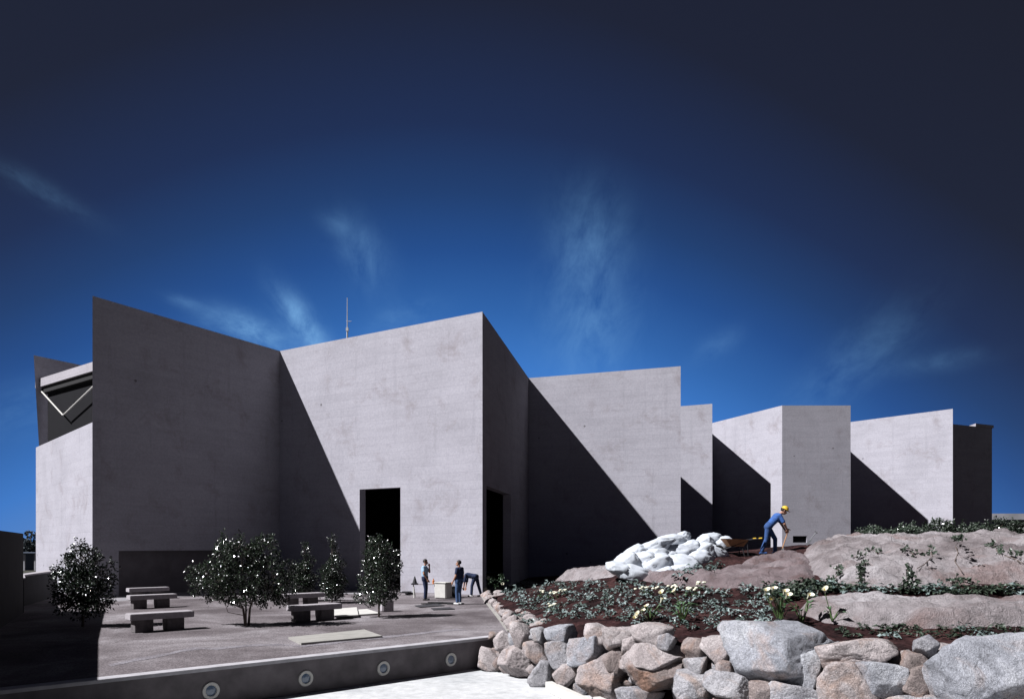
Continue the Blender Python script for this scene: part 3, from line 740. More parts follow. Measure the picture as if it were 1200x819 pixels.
# ------------------------------------------------------------------ foliage
def leaf(vs, fs, p, d, nrm, L, Wd, curl=.25):
    d = d.normalized(); s = d.cross(nrm)
    s = s.normalized() if s.length > 1e-4 else d.orthogonal().normalized()
    u = s.cross(d); b = len(vs)
    vs += [p, p+d*L*.5+s*Wd*.5+u*Wd*.18, p+d*L*.55-u*L*.03, p+d*L*.5-s*Wd*.5+u*Wd*.18, p+d*L-u*L*curl]
    fs += [(b, b+1, b+2), (b, b+2, b+3), (b+1, b+4, b+2), (b+2, b+4, b+3)]
def rv(r): 
    while True:
        v = Vector((r.uniform(-1, 1), r.uniform(-1, 1), r.uniform(-1, 1)))
        if .01 < v.length < 1: return v.normalized()
def shrub(name, lab, base, clumps, stems, nleaf, seed, L=.10, mat='leaf', cat='shrub', group=None):
    r = random.Random(seed); t = thing(name, lab, cat, base, 0, group)
    bm = bmesh.new()
    for pts, r0, r1 in stems:
        n = len(pts); tube(bm, pts, [r0+(r1-r0)*k/(n-1) for k in range(n)], 7)
    vol = [c[3]*c[4]*c[5] for c in clumps]; tot = sum(v**.8 for v in vol); vs = []; fs = []
    for c, v in zip(clumps, vol):
        ctr = Vector(c[:3]); nn = int(nleaf*v**.8/tot)
        nt = max(6, nn//16)                                # twigs with bunches of leaves
        for k in range(nt):
            dv = rv(r); rr = r.uniform(.25, 1.0)**.6
            if r.random() < .06: rr *= 1.22
            p = ctr+Vector((dv.x*c[3], dv.y*c[4], dv.z*c[5]))*rr
            if p.z < .12: continue
            a = ctr+(p-ctr)*.35; a.z -= .05
            if k % 3 == 0: tube(bm, [a, (a+p)/2+rv(r)*.03, p], [.008, .006, .003], 4)
            for q in range(16):
                pq = p+rv(r)*r.uniform(.02, .16); d = (rv(r)*.8+dv*.6+Vector((0, 0, .1)))
                leaf(vs, fs, pq, d, (rv(r)*.9+Vector((-.10, -.42, .65))), L*r.uniform(.7, 1.2), L*r.uniform(.4, .55))
    obj('trunk', bm, 'bark', t)
    link('crown', pydata('crown', vs, fs), mat, t)
    return t
rr = random.Random(3)
def column_clumps(h, w, z0, n=10):
    out = []
    for k in range(n):
        f = k/(n-1); rad = w*(.46 if f < .6 else .46*(1-((f-.6)/.4)**1.6*.75)); rad *= rr.uniform(.85, 1.1)
        out.append((rr.uniform(-.10, .10)*w, rr.uniform(-.1, .1)*w, z0+(h-z0)*f*.92+.1, rad, rad, (h-z0)/n*1.05))
    return out
def cone_clumps(h, w, z0, n=9):
    out = []
    for k in range(n):
        f = k/(n-1); z = z0+(h-z0)*f*.93; rad = w*.5*(math.sin(min(1, (f+.28)*.95)*math.pi)**.7)*(1-.35*f) if f < .95 else w*.12
        rad = max(.12, rad)
        out.append((rr.uniform(-.13, .13)*w, rr.uniform(-.1, .1)*w, z, rad*.82, rad*.82, (h-z0)/n*1.05))
    return out
# widest shrub, several stems, two crowns grown together
b = G(289, 733)
cl = []
for (x, y, z, a, h_) in ((-.62, .1, 2.05, .48, .52), (-.15, -.2, 2.25, .45, .42), (.55, .1, 2.15, .50, .45), (-1.25, 0, 1.45, .45, .45), (-.75, -.3, 1.35, .6, .55),
                       (.05, .2, 1.4, .7, .6), (.75, -.1, 1.35, .62, .6), (1.0, .3, 1.0, .42, .4), (-.3, -.2, .95, .62, .35), (-1.15, .2, .95, .35, .3), (.5, .2, .85, .55, .3), (.1, 0, 1.9, .5, .4), (-1.55, .1, 1.25, .22, .3), (1.15, 0, 1.6, .25, .4)):
    cl.append((x, y, z, a, a*.9, h_))
shrub('flowering_shrub', 'widest glossy dark shrub on the terrace, on a few thin stems left of a bench', b, cl,
      [([(-.03, 0, 0), (-.1, 0, .5), (-.45, 0, 1.1), (-.65, 0, 1.9)], .04, .012), ([(.04, .05, 0), (.08, .05, .5), (.3, .05, 1.2), (.55, .1, 2.0)], .04, .012),
       ([(0, -.05, 0), (.0, -.05, .6), (-.05, -.1, 1.3), (-.1, -.15, 2.1)], .03, .01), ([(-.1, 0, .5), (-.7, 0, .75), (-1.2, .05, 1.2)], .02, .008), ([(-.06, 0, .3), (-.5, -.1, .4), (-.62, -.1, .75)], .012, .006)], 9500, 11)
b = P(97, 734, 21)
shrub('flowering_shrub', 'glossy dark round-topped shrub at the far left, half in the wall shadow', (b.x, b.y, 0),
      [(.0, 0, 1.9, .5, .5, .42), (-.35, 0, 1.45, .48, .5, .45), (.38, .1, 1.5, .48, .5, .5), (0, -.1, 1.2, .7, .6, .5), (-.4, .1, .85, .5, .5, .4), (.45, 0, .8, .45, .45, .4), (0, 0, .6, .5, .5, .35), (-.1, 0, 2.2, .2, .2, .2)],
      [([(0, 0, 0), (.02, 0, .8), (-.05, 0, 1.9)], .04, .012), ([(0, 0, .3), (.3, .05, 1.0), (.4, .1, 1.5)], .025, .01)], 7000, 12)
for px, py, h_, w, z0, sd, lab in ((357, 704, 2.45, 1.3, .35, 21, 'slim conical dark shrub directly behind the bench, left of a taller pointed one'),
                              (389, 706, 2.75, 1.45, .25, 22, 'pointed conical dark shrub, third tallest, between bench and doorway'),
                              (444, 723, 2.62, 1.35, .40, 23, 'columnar glossy dark shrub standing in front of the tall doorway')):
    b = G(px, py)
    shrub('flowering_shrub', lab, b, (column_clumps if sd == 23 else cone_clumps)(h_, w, z0+.1), [([(0, 0, 0), (.02, 0, h_*.5), (0, 0, h_*.92)], .035, .008), ([(.01, 0, .3), (.15, .05, .9), (.2, 0, 1.3)], .015, .006)], 5200, sd)
# sprawling plant by the side doorway
b = G(583, 692)
b.z = Hs(b.x+.4, b.y-3); b.y -= 3
t = shrub('flowering_shrub', 'small sprawling plant with yellow-white blooms at the bed corner by the side doorway', (b.x*.95+.0, b.y, .15),
      [(0, 0, .35, .4, .35, .25), (-.25, 0, .5, .2, .2, .2), (.25, 0, .6, .2, .2, .15)], [([(0, 0, 0), (.05, 0, .4)], .015, .006)], 300, 31, .09, 'callaleaf')
def blob(bm, c, r, sq=1.0):
    q = bmesh.ops.create_icosphere(bm, subdivisions=2, radius=r); bmesh.ops.transform(bm, matrix=Matrix.Translation(c) @ Matrix.Diagonal((1, 1, sq, 1)), verts=q['verts'])
for q in ((-.42, 0, .66), (.28, -.1, .38), (-.55, 0, .12)):
    bm = bmesh.new()
    for k in range(6):
        a = k*1.05; blob(bm, Vector(q)+Vector((math.cos(a)*.05, math.sin(a)*.03, math.sin(a)*.05)), .045, .7)
    obj('flower', bm, 'petal', t)

# bedding plants
def clump_mesh(seed, r0=.13, h=.15, n=22, L=.12):
    r = random.Random(seed); vs = []; fs = []
    for k in range(n):
        a = r.uniform(0, 6.28); q = r.uniform(0, 1)**.6*r0; p = Vector((math.cos(a)*q, math.sin(a)*q, r.uniform(.3, 1)*h*(1-.4*q/r0)))
        leaf(vs, fs, p, Vector((math.cos(a), math.sin(a), r.uniform(-.1, .7))), Vector((0, 0, 1))+rv(r)*.5, L*r.uniform(.6, 1.2), L*r.uniform(.5, .75), .3)
    for k in range(5):
        a = r.uniform(0, 6.28); b_ = len(vs); p = Vector((math.cos(a)*r0*.5, math.sin(a)*r0*.5, h*.8)); w = Vector((-math.sin(a), math.cos(a), 0))*.008
        vs += [Vector((0, 0, 0))+w, Vector((0, 0, 0))-w, p]; fs += [(b_, b_+1, b_+2)]
    return pydata('bedding_plant', vs, fs)
cms = [clump_mesh(40+i) for i in range(5)]
for m_ in cms: m_.materials.append(M['paleleaf'])
cmd = [clump_mesh(50+i) for i in range(5)]
for m_ in cmd: m_.materials.append(M['vineleaf'])
def zone_ok(x, y):
    if footd(np.array([x]), np.array([y]))[0] < 1.75: return False
    return all(seg_poly_sd(np.array([x]), np.array([y]), OC[k]['poly'])[0] < .02 for k in OC)
rp = random.Random(9); cnt = 0; pts_used = []
def try_plant(px, py, smin, smax, mind, lab, grp, dark=False):
    global cnt
    p = hit(px, py)
    if p is None or not zone_ok(p.x, p.y): return
    if p.x < -1.05+(34.5-p.y)*.096: return
    if any((p.x-a)**2+(p.y-b)**2 < mind*mind for a, b in pts_used): return
    pts_used.append((p.x, p.y)); cnt += 1
    o = link('bedding_plant', (cmd if (dark and rp.random() < .72) else cms)[cnt % 5], None, None, (p.x, p.y, float(S(p.x, p.y)[0])-.01)); s = rp.uniform(smin, smax)
    o.scale = (s, s, s*rp.uniform(.8, 1.2)); o.rotation_euler = (0, 0, rp.uniform(0, 6.3)); tag(o, lab, 'plant', grp)
for k in range(2600):
    if cnt >= 195: break
    try_plant(rp.uniform(585, 905), 683+58*rp.random()**1.35, .75, 1.25, .38 if k < 1500 else .30, 'small grey-green bedding plant in the red soil of the planted bed', 'bedding plants in the red soil')
c0 = cnt
for k in range(1500):
    if cnt-c0 >= 95: break
    try_plant(rp.uniform(900, 1225), rp.uniform(682, 704), 1.0, 1.6, .17, 'small grey-green plant in the dark strip under the highest outcrop', 'plants in the upper dark strip', True)
c0 = cnt
for k in range(1200):
    if cnt-c0 >= 34: break
    try_plant(rp.uniform(985, 1220), rp.uniform(718, 748), .7, 1.2, .3, 'small grey-green plant in the dark strip just behind the boulders', 'plants in the lower dark strip', True)
# a few greens growing in front of the sack heap
for px, py in ((812, 672), (826, 674), (838, 668), (800, 678)):
    p = hit(px, py)
    o = link('bedding_plant', cms[0], None, None, (p.x, p.y, p.z-.02)); o.scale = (1.7, 1.7, 2.0)
    tag(o, 'grey-green tuft growing against the front of the white sack heap', 'plant', 'tufts in front of the sack heap')

# vines on the outcrop
def vine(points, seed, lab, n=60, L=.11, spread=.12):
    r = random.Random(seed); P3 = []
    for px, py in points:
        p = hit(px, py)
        if p is not None: P3.append(p+Vector((0, -.03, .05)))
    if len(P3) < 2: return
    o0 = P3[0]; bm = bmesh.new(); loc = [p-o0 for p in P3]
    tube(bm, loc, [.012]*len(loc), 5); vs = []; fs = []
    for k in range(n):
        f = r.random()*(len(loc)-1); i = int(f); p = loc[i].lerp(loc[min(i+1, len(loc)-1)], f-i)+rv(r)*spread*r.random()
        p.z = max(p.z, -.2)
        leaf(vs, fs, p+Vector((0, -.04, .04)), rv(r)+Vector((0, -.3, .3)), Vector((0, -.7, .7))+rv(r)*.7, L*r.uniform(.6, 1.2), L*r.uniform(.6, .8))
    t = thing('trailing_vine', lab, 'vine', o0, 0, 'vines on the granite outcrop')
    obj('stem', bm, 'bark', t); link('foliage', pydata('foliage', vs, fs), 'vineleaf', t)
vine([(1006, 686), (1008, 676), (1004, 668), (1014, 662)], 1, 'upright leafy vine at the left part of the pale outcrop', 80)
vine([(1000, 655), (1012, 652), (1022, 646), (1030, 652)], 2, 'sprig of vine high on the left shoulder of the pale outcrop', 40)
vine([(1062, 686), (1064, 676), (1062, 664)], 3, 'short upright vine in the middle of the outcrop foot', 55)
vine([(1056, 650), (1062, 646), (1070, 652)], 4, 'isolated leafy sprig in the middle of the outcrop face', 36)
vine([(1112, 628), (1118, 640), (1122, 650), (1118, 660), (1126, 672)], 5, 'long vine hanging down from the crest, right of the middle', 90)
vine([(1155, 643), (1164, 641), (1170, 652), (1186, 656), (1197, 662)], 6, 'dark branching vine near the right edge of the outcrop', 80)
vine([(1088, 644), (1092, 654), (1082, 664), (1074, 668)], 7, 'thin pale vine between the two upright ones in the middle', 30)
vine([(966, 688), (976, 682), (984, 674), (978, 668)], 8, 'low vine at the left foot of the pale outcrop', 60)
vine([(1112, 686), (1126, 684), (1142, 688)], 9, 'dark vine creeping along the outcrop foot towards the right', 60)

# calla lilies
def calla(px, py, flowers, seed, lab, nl=12, lh=.5):
    p = hit(px, py); r = random.Random(seed)
    if p is None: return
    t = thing('calla_lily', lab, 'flower', p, 0, None); vs = []; fs = []; bm0 = bmesh.new()
    for k in range(nl):
        a = r.uniform(0, 6.28); h = lh*r.uniform(.35, .9); q = Vector((math.cos(a)*.12, math.sin(a)*.12, h)); tube(bm0, [(0, 0, 0), q*.6, q], .008, 4)
        leaf(vs, fs, q, Vector((math.cos(a), math.sin(a), .5)), Vector((0, 0, 1)), r.uniform(.16, .28), .11, .3)
    obj('stem', bm0, 'stem', t); link('leaves', pydata('leaves', vs, fs), 'callaleaf', t)
    for fx, fy in flowers:
        w = P(fx, fy, p.y-.05)-p
        bm = bmesh.new(); N = 14; rings = []
        tilt = Matrix.Rotation(r.uniform(-.5, .5), 4, 'Y') @ Matrix.Rotation(r.uniform(.1, .7), 4, 'X')
        for i in range(6):
            f = i/5; rad = .010+.046*f**1.6; ring = []
            for k in range(N):
                a = 2*math.pi*k/N; fl = 1+.35*f*max(0, math.cos(a)); v = Vector((math.cos(a)*rad*fl, math.sin(a)*rad*fl, .11*f+.04*f*f*max(0, math.cos(a)))); ring.append(bm.verts.new(tilt @ v))
            rings.append(ring)
        for i in range(5):
            for k in range(N): bm.faces.new((rings[i][k], rings[i][(k+1) % N], rings[i+1][(k+1) % N], rings[i+1][k]))
        fl = obj('flower', bm, 'petal', t, w, True)
        b2 = bmesh.new(); tube(b2, [tilt @ Vector((0, 0, .02)), tilt @ Vector((0, 0, .12))], .009, 6); obj('spadix', b2, 'spadix', fl)
        b3 = bmesh.new(); tube(b3, [-w*.98+Vector((r.uniform(-.04, .04), 0, 0)), -w*.5+Vector((r.uniform(-.05, .05), 0, 0)), (0, 0, 0)], .009, 5); obj('stalk', b3, 'stem', fl)
calla(915, 728, [(897, 696), (904, 694), (918, 697), (903, 706), (912, 708)], 1, 'cluster of cream calla lilies rising above the biggest grey boulder', 18, .55)
calla(940, 730, [(946, 701), (921, 701)], 2, 'leafy calla lily with one open bloom right of the cream cluster', 12, .45)
calla(975, 729, [(967, 695)], 3, 'single tall white bloom on a curved stalk in front of the rock shelf', 5, .25)
calla(762, 728, [(748, 723), (753, 720), (757, 715), (744, 727), (774, 706)], 4, 'cream lilies in the middle of the bed just above the pale pointed boulder', 16, .35)
calla(800, 730, [(792, 697), (775, 698)], 5, 'green leafy lily clump right of the middle of the bed', 22, .45)
for k, (px, py, lab) in enumerate(((636, 700, 'leftmost white bloom clump in the bed above the squarish boulder'), (648, 702, 'second white bloom clump in the bed from the left'), (660, 699, 'pale bloom clump in the bed right of two others'),
                               (648, 717, 'low white bloom clump just behind the boulder tops at the left'), (757, 698, 'long row of yellow-white blooms in the middle of the bed'), (788, 696, 'round yellow-white bloom clump at the upper edge of the bed'),
                               (811, 699, 'yellow-white bloom clump right of the round one'), (821, 692, 'small yellow bloom clump at the edge of the brownish ledge'), (599, 690, 'pale bloom clump at the far left corner of the bed'))):
    p = hit(px, py)
    if p is None: continue
    t = thing('flower_clump', lab, 'flower', (p.x, p.y, float(S(p.x, p.y)[0])), 0, None)
    m2 = cms[k % 5].copy(); m2.materials.clear(); link('leaves', m2, 'callaleaf', t)
    bm = bmesh.new()
    for q in range(9 if k != 4 else 16):
        sp = .13 if k != 4 else .33
        blob(bm, Vector((rp.uniform(-sp, sp), rp.uniform(-.07, .07), .2+rp.uniform(-.03, .04))), rp.uniform(.035, .055), .65)
    obj('flower', bm, 'petal', t, None, True)

# dark shrubs behind the outcrop, right
for k, (px, w, h_) in enumerate(((1040, 1.2, .45), (1082, 1.5, .6), (1125, 1.4, .7), (1168, 1.5, .75), (1212, 1.5, .7))):
    x = (px-CX)/F*26.5; z = Hs(x, 26.5)
    lab = ('low dark bush behind the outcrop crest, leftmost of the row', 'low dark bush behind the crest, under the edge of the shadow triangle', 'dark bush behind the crest in front of the lit saw-tooth wall',
           'dark bush behind the crest before the last dark block', 'dark bush behind the crest at the right edge')[k]
    hh = CZ+(29 if k else 20)/F*26.5-z; hh = max(.6, hh)
    shrub('low_bush', lab, (x, 26.5, z), [(dx*w*.5, rr.uniform(-.2, .2), hh*rr.uniform(.45, .7), .45, .4, hh*.42) for dx in (-.9, -.3, .3, .9)],
          [([(0, 0, 0), (.05, 0, hh*.6)], .03, .01)], 2200, 60+k, .11, 'vineleaf', 'bush', 'low bushes behind the outcrop')

# ------------------------------------------------------------------ white sacks
def bag_mesh(seed, L, Wd, Hh):
    dirs, fs = ico(4); r = random.Random(seed); o = Vector((r.uniform(0, 60),)*3); vs = []
    for d in dirs:
        sx = abs(d.x)**.75*math.copysign(1, d.x); sy = abs(d.y)**.8*math.copysign(1, d.y); sz = abs(d.z)**.8*math.copysign(1, d.z)
        v = Vector((sx, sy, sz)); neck = max(0, d.x-.55)/.45
        v.y *= 1-.75*neck**1.5; v.z *= 1-.7*neck**1.5; v.x += .22*neck**2
        w = 1+.10*noise.fractal(d*1.6+o, 1, 2, 3)+.09*(1-abs(noise.noise(d*3.3+o))*2)*.6+.03*noise.fractal(d*9+o, 1, 2, 2)-.07*max(0, 1-abs(noise.noise(d*2.6+o*1.3))*7)-.04*max(0, 1-abs(noise.noise(d*5.2+o*.7))*7)
        v = Vector((v.x*L*.5, v.y*Wd*.5, v.z*Hh*.5))*w
        if v.z < -Hh*.3: v.z = -Hh*.3+(v.z+Hh*.3)*.3
        vs.append(v)
    return pydata('sack', vs, fs)
BG = [ # px py w h (px) tilt label
 (727,666,14,26,1.35,'small upright white sack at the far left end of the heap'), (744,674,38,18,-.25,'lowest front-left white sack of the heap'), (750,660,44,20,.1,None), (758,646,52,16,.42,'long white sack slanting up along the top left of the heap'),
 (768,664,40,22,.3,None), (735,661,26,22,.6,None), (785,636,34,15,.12,None), (797,632,22,11,.5,'tied white sack at the top middle of the heap with its neck up'), (789,650,46,18,.05,None), (800,664,40,22,-.2,None),
 (776,676,32,16,.3,'white sack lying lowest at the centre front of the heap, behind the green tufts'), (815,657,36,18,.15,None), (806,644,30,15,.3,None), (822,647,30,16,.35,None), (832,633,26,13,.1,'top right white sack beside the wheelbarrow'),
 (838,647,30,12,-.4,'white sack sliding down towards the wheelbarrow wheel'), (848,637,20,13,.2,None), (823,638,24,13,.6,None), (795,672,34,17,.1,None), (764,655,36,18,.35,None), (780,657,30,18,.1,None), (745,650,26,16,.5,None)]
for k, (px, py, w, h, tl, lab) in enumerate(BG):
    gp = hit(px, min(684, 640+(684-640)*max(0, (1-(px-720)/150))+8+h*.3)); d = 23.2+(px-720)/130*.6-(py-655)/22*.9+(k % 3)*.06
    Ls = w*d/F*1.12; Hh = h*d/F*1.3; c_ = P(px, py, d)
    o = link('white_sack', bag_mesh(700+k, Ls, max(Hh*1.3, Ls*.6), Hh), 'bag', None, c_, True)
    o.rotation_euler = (0, -tl, rp.uniform(-.35, .35))
    tag(o, lab or 'bulging white plastic sack in the middle of the heap', 'sack', 'white sacks heaped on the rocks')

# ------------------------------------------------------------------ wheelbarrow, tools
wp = hit(862, 651) or P(862, 650, 24.3); wx = P(862, 650, wp.y)
wb = thing('wheelbarrow', 'tan wheelbarrow on brown soil between the white sacks and the bending worker', 'wheelbarrow', (wx.x, wp.y, Hs(wx.x, wp.y)), 0)
bm = bmesh.new()
lo = [(-.22, -.2, .30), (.20, -.2, .30), (.20, .2, .30), (-.22, .2, .30)]; hi = [(-.42, -.32, .56), (.34, -.30, .52), (.34, .30, .52), (-.42, .32, .56)]
a = [bm.verts.new(v) for v in lo]; b_ = [bm.verts.new(v) for v in hi]; c2 = [bm.verts.new((v[0]*.95, v[1]*.94, v[2]-.005)) for v in hi]; d2 = [bm.verts.new((v[0]*.93, v[1]*.93, v[2]+.02)) for v in lo]
for A_, B_ in ((a, b_), (b_, c2), (c2, d2)):
    for k in range(4): bm.faces.new((A_[k], A_[(k+1) % 4], B_[(k+1) % 4], B_[k]))
bm.faces.new(a[::-1]); bm.faces.new(d2)
obj('tray', bm, 'wood', wb)
for s in (-1, 1):
    bm = bmesh.new(); tube(bm, [(-.55, .06*s, .16), (-.2, .2*s, .29), (.3, .27*s, .50), (.72, .29*s, .56)], .018, 7); h_ = obj('handle', bm, 'darkmetal', wb)
    bm = bmesh.new(); tube(bm, [(.66, .289*s, .555), (.76, .29*s, .565)], .03, 8); obj('grip', bm, 'yellow', h_)
    bm = bmesh.new(); tube(bm, [(.15, .2*s, .3), (.22, .22*s, .0), (.34, .22*s, .0), (.30, .25*s, .46)], .015, 6); obj('leg', bm, 'darkmetal', wb)
bm = bmesh.new(); N = 20
pts = [(-.55+.15*math.cos(2*math.pi*k/N), 0, .17+.15*math.sin(2*math.pi*k/N)) for k in range(N+1)]
tube(bm, pts, .035, 8); wh = obj('wheel', bm, 'rubber', wb, None, True)
bm = bmesh.new(); tube(bm, [(-.55, -.06, .17), (-.55, .06, .17)], .03, 8)
for k in range(6): tube(bm, [(-.55, 0, .17), (-.55+.13*math.cos(k*1.047), 0, .17+.13*math.sin(k*1.047))], .01, 5)
obj('rim', bm, 'metal', wh)

def shovel(a, b, lab, mat='wood'):
    a = Vector(a); b = Vector(b); d = (b-a).normalized(); t = thing('shovel', lab, 'shovel', a)
    bm = bmesh.new(); tube(bm, [(0, 0, 0), (b-a)-d*.22], .017, 7); s = d.cross(Vector((0, 1, 0))).normalized()
    tube(bm, [-s*.06, s*.06], .016, 6); obj('handle', bm, mat, t)
    bm = bmesh.new(); e = b-a; rows = []
    for f, w in ((-.27, .03), (-.22, .1), (-.1, .11), (-.03, .08), (0, .01)):
        rows.append([bm.verts.new(e+d*f+Vector((0, 1, 0))*w*k+s*abs(k)*.02) for k in (-1, -.5, 0, .5, 1)])
    for i in range(4):
        for k in range(4): bm.faces.new((rows[i][k], rows[i][k+1], rows[i+1][k+1], rows[i+1][k]))
    r_ = bmesh.ops.solidify(bm, geom=bm.faces[:], thickness=.006); obj('blade', bm, 'metal', t)

# ------------------------------------------------------------------ people
def capsule(bm, a, b, ra, rb, seg=14, rings=5, sy=1.0):
    a = Vector(a); b = Vector(b); d = (b-a); L = d.length; d = d.normalized() if L > 1e-6 else Vector((0, 0, 1)); u = d.orthogonal().normalized(); w = d.cross(u)
    rr_ = []
    for i in range(rings+1):
        t_ = -math.pi/2+math.pi/2*i/rings; rr_.append((a+d*ra*math.sin(t_), ra*math.cos(t_)))
    for i in range(rings+1):
        t_ = math.pi/2*i/rings; rr_.append((b+d*rb*math.sin(t_), rb*math.cos(t_)))
    prev = None
    for (c_, r) in rr_:
        r = max(r, 1e-4); ring = [bm.verts.new(c_+(u*math.cos(q)+w*math.sin(q))*r) for q in [2*math.pi*k/seg for k in range(seg)]]
        if prev:
            for k in range(seg): bm.faces.new((prev[k], prev[(k+1) % seg], ring[(k+1) % seg], ring[k]))
        else: bm.faces.new(ring[::-1])
        prev = ring
    bm.faces.new(prev)
def fuse(bm, name, mat, parent, vox=.014, smooth=3):
    bmesh.ops.recalc_face_normals(bm, faces=bm.faces)
    me = bpy.data.meshes.new('tmp'); bm.to_mesh(me); bm.free(); o = bpy.data.objects.new('tmp', me); COL.objects.link(o)
    md = o.modifiers.new('r', 'REMESH'); md.mode = 'VOXEL'; md.voxel_size = vox; md.use_smooth_shade = True
    ms = o.modifiers.new('s', 'SMOOTH'); ms.iterations = smooth; ms.factor = .5
    dg = bpy.context.evaluated_depsgraph_get(); dg.update()
    m2 = bpy.data.meshes.new_from_object(o.evaluated_get(dg)); m2.name = name
    bpy.data.objects.remove(o); m2.materials.clear()
    return link(name, m2, mat, parent, None, True)
def person(lab, loc, rz, J, shirt, trous, shoe, hairm='hair', sleeves=.55, hat=False):
    """J: joints in metres, facing +X, z up"""
    V_ = {k: Vector(v) for k, v in J.items()}
    t = thing('person', lab, 'person', loc, rz)
    def limbs(bm, g_=0, what='all'):
        tor = what in ('all', 'shirt')
        if tor:
            hc = (V_['hipL']+V_['hipR'])/2; sc_ = (V_['shL']+V_['shR'])/2; up = (sc_-hc).normalized()
            for s, sh, hp in ((1, 'shL', 'hipL'), (-1, 'shR', 'hipR')):
                capsule(bm, V_[hp]+up*.10, V_[sh].lerp(sc_, .46)-up*.06, .098+g_, .112+g_)
                capsule(bm, sc_.lerp(V_[sh], .2)-up*.02, V_[sh], .085+g_, .062+g_)
        if what == 'all':
            capsule(bm, (V_['shL']+V_['shR'])/2, V_['head']-(V_['head']-V_['neck']).normalized()*.05, .055, .05)
        for s in 'LR':
            if what in ('all', 'shirt'):
                capsule(bm, V_['sh'+s], V_['el'+s] if what == 'all' else V_['sh'+s].lerp(V_['el'+s], sleeves), .056+g_, (.042 if what == 'all' else .052)+g_)
            if what == 'all':
                capsule(bm, V_['el'+s], V_['wr'+s], .041, .027)
            if what in ('all', 'trousers'):
                capsule(bm, V_['hip'+s], V_['kn'+s], .088+g_, .058+g_); capsule(bm, V_['kn'+s], V_['an'+s]+Vector((0, 0, .03 if what != 'all' else 0)), .057+g_, (.038 if what == 'all' else .05)+g_)
        if what in ('all', 'trousers'):
            capsule(bm, V_['hipL'], V_['hipR'], .105+g_, .105+g_)
            hc = (V_['hipL']+V_['hipR'])/2; sc_ = (V_['shL']+V_['shR'])/2; up = (sc_-hc).normalized()
            for hp in ('hipL', 'hipR'): capsule(bm, V_[hp], V_[hp]+up*.08, .108+g_, .112+g_)
    bm = bmesh.new(); limbs(bm)
    hd = V_['head']; fw = V_['look'].normalized(); upv = (hd-V_['neck']).normalized(); upv = (upv-fw*upv.dot(fw)).normalized(); sd = upv.cross(fw)
    capsule(bm, hd+upv*.03-fw*.012, hd-upv*.045+fw*.02, .088, .066)
    capsule(bm, hd-upv*.055+fw*.05, hd-upv*.06+fw*.055, .045, .04)           # jaw
    capsule(bm, hd+fw*.085-upv*.0, hd+fw*.105-upv*.03, .012, .018)          # nose
    for s in (-1, 1): capsule(bm, hd+sd*s*.085+upv*.015-fw*.01, hd+sd*s*.088-upv*.02-fw*.01, .02, .014)
    for s in 'LR':                                                       # hands with five fingers
        w = V_['wr'+s]; a_ = (w-V_['el'+s]).normalized(); pd = V_.get('palm'+s, Vector((0, 1 if s == 'R' else -1, 0))); pd = (pd-a_*pd.dot(a_)).normalized(); sw = a_.cross(pd)
        capsule(bm, w+a_*.03-sw*.012, w+a_*.085-sw*.02, .026, .022); capsule(bm, w+a_*.03+sw*.012, w+a_*.085+sw*.02, .026, .022)
        for k, ln in enumerate((.072, .082, .078, .062)):
            o_ = w+a_*.09+sw*(k-1.5)*.021; m_ = o_+a_*ln*.5+pd*ln*.12; e_ = m_+a_*ln*.35+pd*ln*.4
            capsule(bm, o_, m_, .0105, .0098, 8, 3); capsule(bm, m_, e_, .0098, .0085, 8, 3)
        o_ = w+a_*.035-sw*.03; m_ = o_-sw*.03+a_*.03+pd*.015; capsule(bm, o_, m_, .014, .012, 8, 3); capsule(bm, m_, m_+a_*.035+pd*.012, .012, .0095, 8, 3)
    fuse(bm, 'body', 'skin', t, .0085, 2)
    bm = bmesh.new(); limbs(bm, .014, 'shirt'); fuse(bm, 'shirt', shirt, t, .016)
    bm = bmesh.new(); limbs(bm, .013, 'trousers'); fuse(bm, 'trousers', trous, t, .016)
    for s in 'LR':
        a_ = V_['an'+s]; f_ = V_.get('toe'+s, Vector((1, 0, 0))).normalized()
        bm = bmesh.new(); fl = Vector((a_.x, a_.y, a_.z-.045)); capsule(bm, fl-f_*.05, fl+f_*.14, .047, .040); capsule(bm, fl, a_+Vector((0, 0, .03)), .05, .047); fuse(bm, 'shoe', shoe, t, .014, 2)
    bm = bmesh.new(); blob(bm, hd+upv*.035-fw*.022, .102, 1.0); 
    for v in bm.verts:
        q = v.co-hd
        if q.dot(fw) > .045 and q.dot(upv) < .05: v.co -= fw*(q.dot(fw)-.03)
        if q.dot(upv) < -.035: v.co += upv*(-.035-q.dot(upv))
    obj('hair', bm, hairm, t, None, True)
    for s in (-1, 1):
        bm = bmesh.new(); blob(bm, hd+fw*.083+sd*s*.032+upv*.005, .010); obj('eye', bm, 'rubber', t, None, True)
    if hat:
        bm = bmesh.new(); N = 20; rings = []
        for f, rdd in ((0, .128), (.0, .118), (.04, .116), (.085, .095), (.115, .055), (.125, .01)):
            rings.append([bm.verts.new(hd+upv*(.055+f)+(fw*math.cos(2*math.pi*k/N)*(1.12 if rdd > .12 else 1)+sd*math.sin(2*math.pi*k/N))*rdd+(fw*.05*max(0, math.cos(2*math.pi*k/N)) if rdd == .128 else Vector())) for k in range(N)])
        for i in range(len(rings)-1):
            for k in range(N): bm.faces.new((rings[i][k], rings[i][(k+1) % N], rings[i+1][(k+1) % N], rings[i+1][k]))
        bm.faces.new(rings[-1]); obj('hard_hat', bm, 'yellow', t, None, True)
    return t
